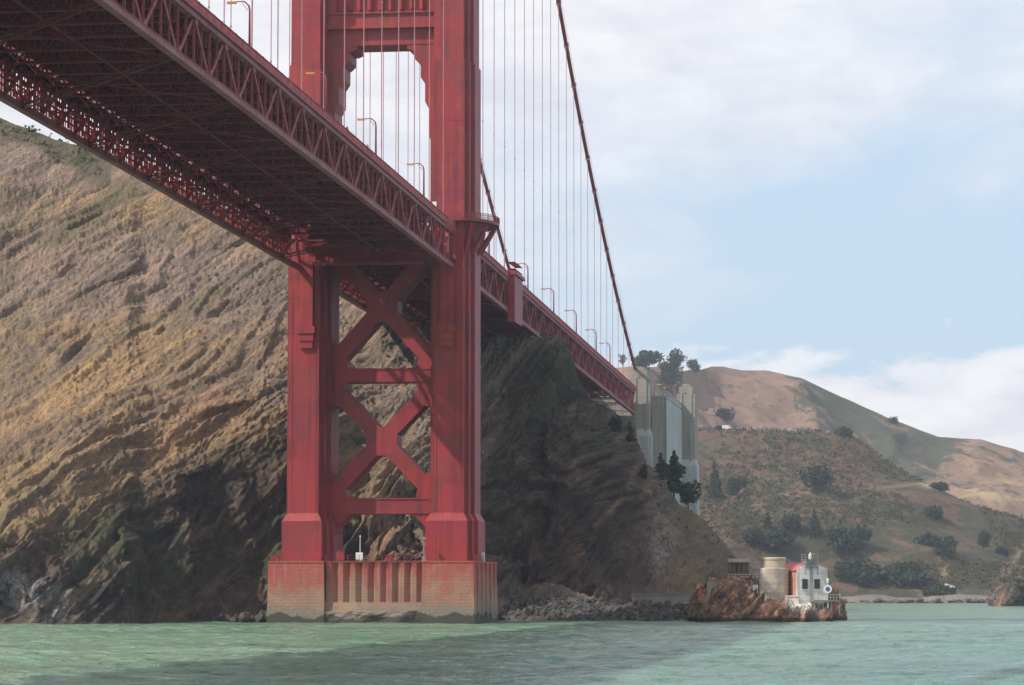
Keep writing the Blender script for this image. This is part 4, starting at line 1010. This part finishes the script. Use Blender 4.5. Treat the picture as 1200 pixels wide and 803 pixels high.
islet('rock_outcrop', 930, LD, [(868, 722), (880, 711), (893, 703), (905, 700), (925, 698), (950, 699), (962, 702), (969, 708), (975, 718), (978, 728)], 8, 'rusty orange rock the white lighthouse stands on', 8.1,
      guano=lambda x, y: np.exp(-((x - 941) / 16) ** 2 - ((y - 706) / 9) ** 2) * 1.6, amp=.9)
islet('rock_outcrop', 975, 585, [(962, 708), (970, 692), (978, 688), (983, 694), (987, 706), (990, 716)], 5, 'small dark rock rising behind the lighthouse platform', 5.1, amp=.6)
islet('rock_outcrop', 1190, 1150, [(1160, 712), (1168, 695), (1176, 676), (1188, 655), (1200, 640), (1225, 620), (1300, 600), (1380, 640), (1420, 705)], 34, 'dark sea rock streaked with white at the right edge', 2.2, amp=3.0,
      m=REDROCK if 0 else HILL, guano=lambda x, y: .45 * np.clip(np.sin(x * .35 + y * .22) - .3, 0, 1))
ro = bpy.data.objects[-1] if 0 else None

islet('earth_mound', 640, 597, [(584, 706), (598, 697), (618, 689), (640, 683), (660, 687), (685, 696), (712, 705)], 7, 'low brown rubble mound behind the grey boulders beside the pier', 4.4, HILL, None, .35, 'mound')

def local(px, py, d=LD): return at(px, py, d)
sc = LD / FPX
# round tank
P = local(907, 706); tk = empty('round_tower', tuple(P), 'weathered cylindrical concrete tank with a narrower yellowish top beside the white house', 'tower')
R1 = 17.6 * sc; H_ = 40 * sc; H2_ = 52.5 * sc
b = MB(); b.lathe([(R1 * .98, -3), (R1 * .98, H_ * .28), (R1, H_ * .281), (R1, H_ - .1), (R1 * .97, H_)], 40); b.build('drum', m_concrete('tank_concrete', (.46, .37, .30), (.28, .21, .17), (.62, .57, .49)), tk)
b = MB(); b.lathe([(R1 * .80, H_ - .05), (R1 * .80, H2_ - .5), (R1 * .84, H2_ - .45), (R1 * .84, H2_ - .1), (R1 * .78, H2_)], 40); b.build('upper_ring', m_concrete('ring_concrete', (.54, .46, .33), (.42, .37, .29), (.30, .26, .21)), tk)
b = MB()
for k in range(3): b.lathe([(R1 * 1.012, H_ * (.25 + k * .3)), (R1 * 1.012, H_ * (.25 + k * .3) + .12)], 40)
b.build('hoop', CONC2, tk)
b = MB(); b.box(-R1 - 1.1, -R1 - .1, -.6, .6, -2, 3.2); b.build('side_block', WHT, tk)
# white house: gabled hall seen at its east end
A0 = local(927, 706); B0 = local(964.5, 706)
ho = empty('lighthouse', tuple((A0 + B0) / 2), 'small white gabled fog signal house with a red roof and a beacon on its gable', 'lighthouse')
M0 = (A0 + B0) / 2; W2 = float(np.linalg.norm(B0 - A0)) / 2; EH = 38 * sc; GH = 44.5 * sc; LEN = 10
ho.rotation_euler.z = YAW + R(14)
b = MB(); b.prism([(-W2, -3), (W2, -3), (W2, EH + .25), (0, GH + .4), (-W2, EH + .25)], -3.0, -2.7, axis='y'); b.box(-W2 - .004, -W2 + .25, -2.7, LEN, -3, EH - .02); b.box(W2 - .25, W2 + .004, -2.7, LEN, -3, EH - .02)
b.prism([(-W2, -3), (W2, -3), (W2, EH), (0, GH), (-W2, EH)], LEN, LEN + .3, axis='y'); wall = b.build('wall', m_concrete('white_render', (.88, .87, .85), (.64, .61, .57), (.34, .29, .25)), ho)
b = MB(); b.box(-W2 - .05, -W2 - .01, -2.4, LEN - .3, .2, EH - .3); 
for k in range(3): b.box(-W2 - .09, -W2 - .045, -1.4 + k * 3.2, .2 + k * 3.2, 1.4, 4.2)
b.build('brick_side', simple('orange_wall', (.36, .15, .09), (.52, .27, .18), 1.2, .9), ho)
b = MB()
for s in (-1, 1): b.add([(s * (W2 + .25), -2.66, EH - .25), (0, -2.66, GH + .1), (0, LEN + .4, GH + .1), (s * (W2 + .25), LEN + .4, EH - .25), (s * (W2 + .25), -2.66, EH - .05), (0, -2.66, GH + .3), (0, LEN + .4, GH + .3), (s * (W2 + .25), LEN + .4, EH - .05)],
     [(0, 1, 2, 3), (4, 5, 6, 7), (0, 1, 5, 4), (1, 2, 6, 5), (2, 3, 7, 6), (3, 0, 4, 7)])
b.build('roof', simple('red_roof', (.33, .06, .055), (.50, .13, .11), .8, .7), ho)
for cx_ in (-1.45, .9):
    b = MB(); x0 = cx_; b.box(x0 - .58, x0 + .58, -3.06, -3.003, 2.4, 4.3); fr = b.build('window', GREY, ho)
    b = MB(); b.box(x0 - .48, x0 + .48, -3.09, -3.063, 2.5, 4.2); b.build('pane', BLK, fr)
    b = MB(); b.box(x0 - .65, x0 + .65, -3.2, -3.003, 2.25, 2.38); b.build('sill', WHT, fr)
b = MB(); b.box(-.5, .1, -3.08, -3.003, -.5, EH + .5); b.build('stained_pilaster', CONC2, ho)
b = MB(); b.box(-.3, 4.7, -4.9, -3.1, .2, .42); 
for x in (-.2, 1.4, 3.0, 4.6): b.bar((x, -4.8, .2), (x, -4.8, -2.2), .16)
pf = b.build('platform', GREY, ho)
b = MB()
for z_ in (.95, 1.45): b.bar((-.3, -4.85, z_), (4.7, -4.85, z_), .06)
for k in range(9): x = -.25 + k * .61; b.bar((x, -4.85, .4), (x, -4.85, 1.5), .05)
for z_ in (.95, 1.45): b.bar((4.65, -4.85, z_), (4.65, -3.1, z_), .06)
b.build('railing', WHT, pf)
# beacon on the gable
be = empty('beacon', tuple(M0 + np.array([0, 0, 0])), 'grey beacon cage with a white lamp on top of the white house gable', 'beacon'); be.rotation_euler.z = YAW + R(14)
b = MB(); b.box(-1.4, 1.0, -3.4, -.9, GH - .5, GH - .3); b.box(-1.1, .7, -3.1, -1.1, GH - .3, GH + .75); b.box(-1.25, .85, -3.2, -1.0, GH + .75, GH + .9)
for x in (-1.35, .95):
    for y in (-3.3, -1.0): b.bar((x, y, GH - .8), (x, y, GH + 1.9), .12); b.bar((x, y, GH - 2.0), (x, y, GH - .8), .14)
for z_ in (GH - .1, GH + .4, GH + 1.3, GH + 1.8):
    for p, q in (((-1.5, -3.3), (.9, -3.3)), ((.9, -3.3), (.9, -1)), ((.9, -1), (-1.5, -1)), ((-1.5, -1), (-1.5, -3.3))): b.bar((*p, z_), (*q, z_), .07)
for k in range(7): x = -1.4 + k * .37; b.bar((x, -3.3, GH - .7), (x, -3.3, GH + .5), .05)
b.build('gallery', GREY, be)
b = MB(); b.lathe([(.25, GH + .9), (.3, GH + 1.1), (.32, GH + 1.15), (.32, GH + 1.7), (.15, GH + 1.95), (.03, GH + 2.2)], 14, (-.1, -2.2)); b.build('lamp', WHT, be)
b = MB(); b.bar((.9, -1.2, GH + .5), (.9, -1.2, GH + 2.0), .09); b.bar((-1.3, -1.2, GH + .4), (-1.3, -1.2, GH + 1.3), .09); b.box(.7, 1.15, -1.4, -1.1, GH + 1.7, GH + 2.1); b.build('aerial', GREY, be)
# round signal on the platform end
P = local(971, 700); fs = empty('signal_lamp', tuple(P), 'white post with a round blue and white disc beside the lighthouse platform', 'signal lamp')
b = MB(); b.bar((0, -4, -2), (0, -4, 2.6), .14); b.build('post', WHT, fs)
b = MB(); b.lathe([(.75, 0), (.75, .2)], 18); o = b.build('disc', WHT, fs, loc=(0, -4.1, 1.5)); o.rotation_euler = (R(90), 0, 0)
b = MB(); b.lathe([(.42, .21), (.42, .26)], 18); q = b.build('disc_centre', simple('blue_lens', (.05, .09, .2), (.08, .12, .25), 1, .3), fs, loc=(0, -4.1, 1.5)); q.rotation_euler = (R(90), 0, 0)
b = MB(); b.lathe([(.2, 2.6), (.25, 3.2), (.05, 3.5)], 10, (0, -4)); b.build('lantern', WHT, fs)
# whitewashed block left of the house
P = local(928, 712, LD - 3); b = MB(); W = 7.5 * sc
b.prism([(-W, -1.5), (W, -1.5), (W, 1.5), (-W, 1.5)], -2.5, 12.5 * sc, [(-W * .93, -1.3), (W * .93, -1.3), (W * .93, 1.3), (-W * .93, 1.3)]); b.box(-W, W, -1.45, 1.45, 12.5 * sc + .003, 14 * sc)
o = b.build('retaining_block', m_concrete('whitewash', (.75, .70, .62), (.62, .56, .48), (.50, .42, .33)), loc=tuple(P)); o.rotation_euler.z = YAW; tag(o, 'cream whitewashed block between the tank and the white house', 'block')
# shed on trestle and footbridge
P = local(866, 679, 572); s2 = 572 / FPX; sh = empty('trestle_shed', tuple(P), 'flat topped open timber shed on posts above the dark red rock', 'shed'); sh.rotation_euler.z = YAW
b = MB(); b.box(-13 * s2, 12 * s2, -1.5, 1.5, 20 * s2, 24 * s2); b.build('roof', m_concrete('shed_slab', (.50, .45, .35), (.42, .38, .30), (.3, .26, .2)), sh)
for k in range(5):
    x = (-11.5 + k * 5.6) * s2; b = MB(); b.box(x - .12, x + .12, -1.3, -1.05, -2, 20 * s2); b.box(x - .12, x + .12, 1.05, 1.3, -2, 20 * s2); b.build('post', WOOD, sh)
b = MB(); b.box(-11.5 * s2, 11 * s2, .6, .9, 0, 19.5 * s2); b.build('wall', WOOD, sh)
fb = empty('footbridge', tuple(local(870, 680, 566)), 'thin white railed footbridge from the shed to the round tank', 'footbridge'); fb.rotation_euler.z = YAW
b = MB(); b.box(-16 * s2, 20 * s2, -.5, .5, -.1, .15); b.build('walkway', GREY, fb)
b = MB()
for z_ in (.6, 1.1): b.bar((-16 * s2, -.5, z_), (20 * s2, -.5, z_ + .0), .07)
for k in range(10): x = (-16 + 4 * k) * s2; b.bar((x, -.5, 0), (x, -.5, 1.12), .06)
b.build('railing', WHT, fb)
P = local(832, 693, 558); b = MB(); b.box(-.55, .55, -.5, .5, -2, 10 * s2); b.box(-.65, .65, -.6, .6, 10 * s2, 10 * s2 + .2); o = b.build('stone_post', CONC, loc=tuple(P)); tag(o, 'weathered square concrete post on the left side of the red rock', 'post')
# shore wall and fence between revetment and outcrop
P = local(776, 706, 588); s3 = 588 / FPX; b = MB(); b.box(-36 * s3, 34 * s3, -.4, .4, -3, 9 * s3); b.box(-36.4 * s3, 34.4 * s3, -.6, .6, 9 * s3, 9 * s3 + .25); o = b.build('sea_wall', CONC, loc=tuple(P)); o.rotation_euler.z = YAW; tag(o, 'low grey concrete sea wall ending at the red rock', 'wall')
P = local(760, 697, 596); s3 = 596 / FPX; fe = empty('shore_fence', tuple(P), 'brown wire fence with many posts at the foot of the shaded spur', 'fence'); fe.rotation_euler.z = YAW
for k in range(14): x = (-55 + k * 8) * s3; b = MB(); b.box(x - .07, x + .07, -.07, .07, -.5, 13 * s3); b.build('post', WOOD, fe)
b = MB()
for z_ in (4, 8, 12.5): b.bar((-55 * s3, 0, z_ * s3), (49 * s3, 0, z_ * s3), .05)
for k in range(90): x = (-55 + k * 1.15) * s3; b.bar((x, 0, 0), (x, 0, 12.5 * s3), .03)
b.build('wire_mesh', WOOD, fe)

# ------------------------------------------------------------------ far shore
def strip(name, px0, px1, py, d, h, th, m, lab, cat):
    a, c = at(px0, py, d), at(px1, py, d); b = MB(); n = 60; q = a + (c - a) * np.linspace(0, 1, n)[:, None]
    top = np.stack([q[:, 0], q[:, 1], h + 1.2 * fbm(q * .05, 3)], -1); bot = q.copy(); bot[:, 2] = -2; P = np.array([bot - (0, 4, 0), top, top + (0, th, 0), bot + (0, th + 4, 0)])
    o = grid_mesh(name, P, m, smooth=False); tag(o, lab, cat); return o
strip('far_seawall', 940, 1260, 703, 1425, 3.4, 14, m_concrete('far_wall', (.22, .20, .17), (.15, .135, .115), (.10, .09, .08)), 'long low stony seawall along the far shore beyond the lighthouse', 'wall')
FR = [rock_mesh(20 + k, 2) for k in range(4)]
for k in range(70):
    px = rs.uniform(985, 1165); P = at(px, 706, 1416); P[2] = rs.uniform(-.3, 1.2); r_ = rs.uniform(.8, 2.4)
    o = link('shore_rock', FR[k % 4], None, tuple(P), (0, 0, rs.uniform(0, 6))); o.scale = (r_ * 1.5, r_, r_ * .6); tag(o, 'small grey rock at the foot of the far seawall', 'rock', 'rocks along the far seawall')
hm = MB(); hm.prism([(-4, 0), (4, 0), (4, 3), (0, 5), (-4, 3)], -3, 3, axis='y'); 
hmr = MB()
for s in (-1, 1): hmr.add([(s * 4.4, -3.3, 2.8), (0, -3.3, 5.1), (0, 3.3, 5.1), (s * 4.4, 3.3, 2.8), (s * 4.4, -3.3, 3.1), (0, -3.3, 5.4), (0, 3.3, 5.4), (s * 4.4, 3.3, 3.1)], [(0, 1, 2, 3), (4, 5, 6, 7), (0, 1, 5, 4), (1, 2, 6, 5), (2, 3, 7, 6), (3, 0, 4, 7)])
for px, py, sc_, lab in ((1108, 690, .55, 'tiny white house on the far shore beside the bare bank, left of two'), (1115, 691, .45, 'tiny white house on the far shore beside the bare bank, right of two')):
    P = ground(H1, px, py); r = empty('house', tuple(P), lab, 'house', 'white houses on the far shore'); r.scale = (sc_,) * 3; hm.build('wall', WHT, r); hmr.build('roof', GREY, r)
P = ground(H1, 851, 499); r = empty('white_van', tuple(P + (0, 0, .2)), 'white vehicle parked at the left end of the hilltop crowd', 'van'); r.rotation_euler.z = YAW
b = MB(); b.prism([(-2.6, .5), (2.6, .5), (2.6, 1.5), (1.9, 2.5), (-2.6, 2.5)], -1, 1, axis='y'); b.build('body', WHT, r)
b = MB(); b.prism([(1.2, 1.5), (2.45, 1.55), (1.8, 2.3), (1.2, 2.3)], -1.01, 1.01, axis='y'); b.build('window', BLK, r)
for x in (-1.7, 1.7):
    b = MB(); b.lathe([(.45, -1.05), (.45, 1.05)], 14); o = b.build('wheel', BLK, r, loc=(x, 0, .45)); o.rotation_euler = (R(90), 0, 0)

# ------------------------------------------------------------------ people (tiny in the picture)
def person_mesh(name, seed=0, colour=(.2, .2, .25)):
    bm = bmesh.new(); J = [(0, 0, .95), (0, .0, 1.25), (0, 0, 1.46), (0, .02, 1.66), (.1, 0, .92), (.12, .03, .5), (.13, 0, .06), (-.1, 0, .92), (-.12, -.05, .5), (-.14, 0, .06), (.2, 0, 1.42), (.27, .02, 1.15), (.24, .12, .92), (-.2, 0, 1.42), (-.27, .02, 1.15), (-.22, .14, .95), (.12, .15, .03), (-.13, .15, .03)]
    Ed = [(0, 1), (1, 2), (2, 3), (0, 4), (4, 5), (5, 6), (0, 7), (7, 8), (8, 9), (2, 10), (10, 11), (11, 12), (2, 13), (13, 14), (14, 15), (6, 16), (9, 17)]
    Rr = [.16, .17, .12, .115, .10, .07, .05, .10, .07, .05, .07, .05, .035, .07, .05, .035, .045, .045]
    me = bpy.data.meshes.new(name); me.from_pydata(J, Ed, []); o = bpy.data.objects.new('tmp', me); COL.objects.link(o)
    sk = o.modifiers.new('s', 'SKIN'); 
    for v, r_ in zip(me.skin_vertices[0].data if me.skin_vertices else [], Rr): v.radius = (r_, r_ * .8)
    if me.skin_vertices: me.skin_vertices[0].data[0].use_root = True
    su = o.modifiers.new('u', 'SUBSURF'); su.levels = 1; su.render_levels = 1
    dg = bpy.context.evaluated_depsgraph_get(); dg.update(); m2 = bpy.data.meshes.new_from_object(o.evaluated_get(dg)); m2.name = name
    bpy.data.objects.remove(o); m2.materials.clear(); m2.materials.append(simple(name + '_clothes', colour, tuple(c * 1.3 for c in colour), 4, .9)); return m2
PM = [person_mesh('person_body', k, c) for k, c in enumerate([(.03, .04, .07), (.25, .25, .27), (.28, .04, .04), (.05, .09, .18), (.45, .43, .4)])]
crown = H1
for k in range(66):
    px = 862 + k * 1.72 + rs.uniform(-.6, .6); cand = crown[2][:-31]; col_ = np.argmin(np.abs(cand[-1, :, 0] - px)); P = crown[1][-32 + 0, col_] if 0 else crown[1][crown[1].shape[0] - 32, col_]
    o = link('person', PM[rs.randrange(5)], None, (P[0], P[1] + rs.uniform(-2, 2), P[2] - .1), (0, 0, rs.uniform(0, 6)))
    tag(o, 'distant person in the crowd standing along the crest of the scrub hill', 'person', 'crowd on the hill crest')
for px, k, lab in ((406, 1, 'person in grey at the main span railing, left of two below the portal'), (430, 4, 'person in pale clothes at the main span railing, right of two below the portal'),
                   (616, 0, 'person in dark clothes at the railing just past the red housing box')):
    y = yy_of(px); link('person', PM[k], None, (14.0, y, zb(y) + 7.12), (0, 0, 1)); tag(COL.objects[-1], lab, 'person', 'people on the bridge walkway')
# a white sign board at the tower foot of the deck
y = yy_of(511, 13.9); b = MB(); b.box(-.35, .35, -.1, .1, .6, 2.2); b.bar((0, 0, 0), (0, 0, .6), .1); tag(b.build('notice_board', WHT, loc=(13.6, y, zb(y) + 7.1)), 'small white board at the railing where the deck meets the right tower leg', 'board')

# ------------------------------------------------------------------ things on the pier top
def on_pier(px, xw=None, y=-13.6):
    P = inv = None
    d = FW + (px - 600) / FPX * RT + (401.5 - 655) / FPX * UP; t = (y - CAM[1]) / d[1]; P = CAM + t * d; return (P[0], y, 10.82)
b = MB(); b.box(-.62, .62, -.06, .06, .25, 1.45); b.bar((-.4, .1, 0), (-.4, .1, 1.4), .1); b.bar((.4, .1, 0), (.4, .1, 1.4), .1); tag(b.build('notice_board', WHT, loc=on_pier(421)), 'white board standing on the pier top between the legs', 'board')
b = MB(); b.tube([(0, 0, 0), (0, 0, 4.2)], [.09, .06], 6); b.box(-.12, .12, -.12, .12, 4.2, 4.45); tag(b.build('pole', WHT, loc=on_pier(422, y=-12)), 'thin white pole rising behind the white board on the pier', 'pole')
b = MB(); b.tube([(0, 0, 0), (0, 0, 3.8)], [.12, .1], 6); b.box(-.35, .35, -.2, .2, 3.8, 4.1); b.box(-.3, .3, -.3, .3, 0, .8); tag(b.build('pole', GREY, loc=on_pier(497, y=-11)), 'dark lamp pole on the pier beside the right tower leg', 'pole')
def cabinet(px, w_, h, m, lab, y=-12.5):
    P = on_pier(px, y=y); b = MB(); b.box(-w_ / 2, w_ / 2, -.5, .5, .15, h); b.box(-w_ / 2 - .06, w_ / 2 + .06, -.56, .56, h, h + .1)
    for s in (-1, 1): b.box(s * w_ * .4 - .08, s * w_ * .4 + .08, -.4, .4, 0, .15)
    b.box(-.03, .03, -.53, -.5, .25, h - .1); tag(b.build('cabinet', m, loc=P), lab, 'cabinet')
cabinet(399, 1.3, 1.7, RED, 'red cabinet on the pier at the inner side of the left leg'); cabinet(456, 1.0, .9, RED, 'low red cabinet on the pier midway between the legs'); cabinet(324, 1.2, .8, RED, 'low red cabinet on the far left corner of the pier')
cabinet(566, .5, 1.5, WHT, 'narrow white cabinet on the pier right of the right leg', y=0)
pr_ = empty('pier_railing', (0, 0, 10.82), 'thin dark railing around the edge of the pier top', 'railing')
b = MB(); path = [(-17.8, 14.3), (-17.8, -14.3), (18.2, -14.3), (18.2, 14.3)]
for z_ in (.5, 1.0):
    for p, q in zip(path, path[1:]): b.bar((*p, z_), (*q, z_), .05)
b.build('rail', RED2, pr_); 
b = MB()
for p, q in zip(path, path[1:]):
    n = int(math.dist(p, q) / 2)
    for k in range(n + 1): b.box(p[0] + (q[0] - p[0]) * k / n - .04, p[0] + (q[0] - p[0]) * k / n + .04, p[1] + (q[1] - p[1]) * k / n - .04, p[1] + (q[1] - p[1]) * k / n + .04, 0, 1.02)
b.build('rail_posts', RED2, pr_)

# ------------------------------------------------------------------ haze
if HAZE_DENSITY:
    b = MB(); b.box(-1500, 2200, -900, 2700, -5.5, 420); m = bpy.data.materials.new('haze'); m.use_nodes = True; t = m.node_tree; t.nodes.clear()
    o_ = nd(t, 'ShaderNodeOutputMaterial'); v = nd(t, 'ShaderNodeVolumePrincipled'); v.inputs['Density'].default_value = HAZE_DENSITY
    v.inputs['Color'].default_value = (.74, .84, 1, 1); v.inputs['Anisotropy'].default_value = .2; t.links.new(v.outputs[0], o_.inputs['Volume'])
    o = b.build('haze', m); tag(o, 'thin bluish sea haze', None, None, 'stuff')
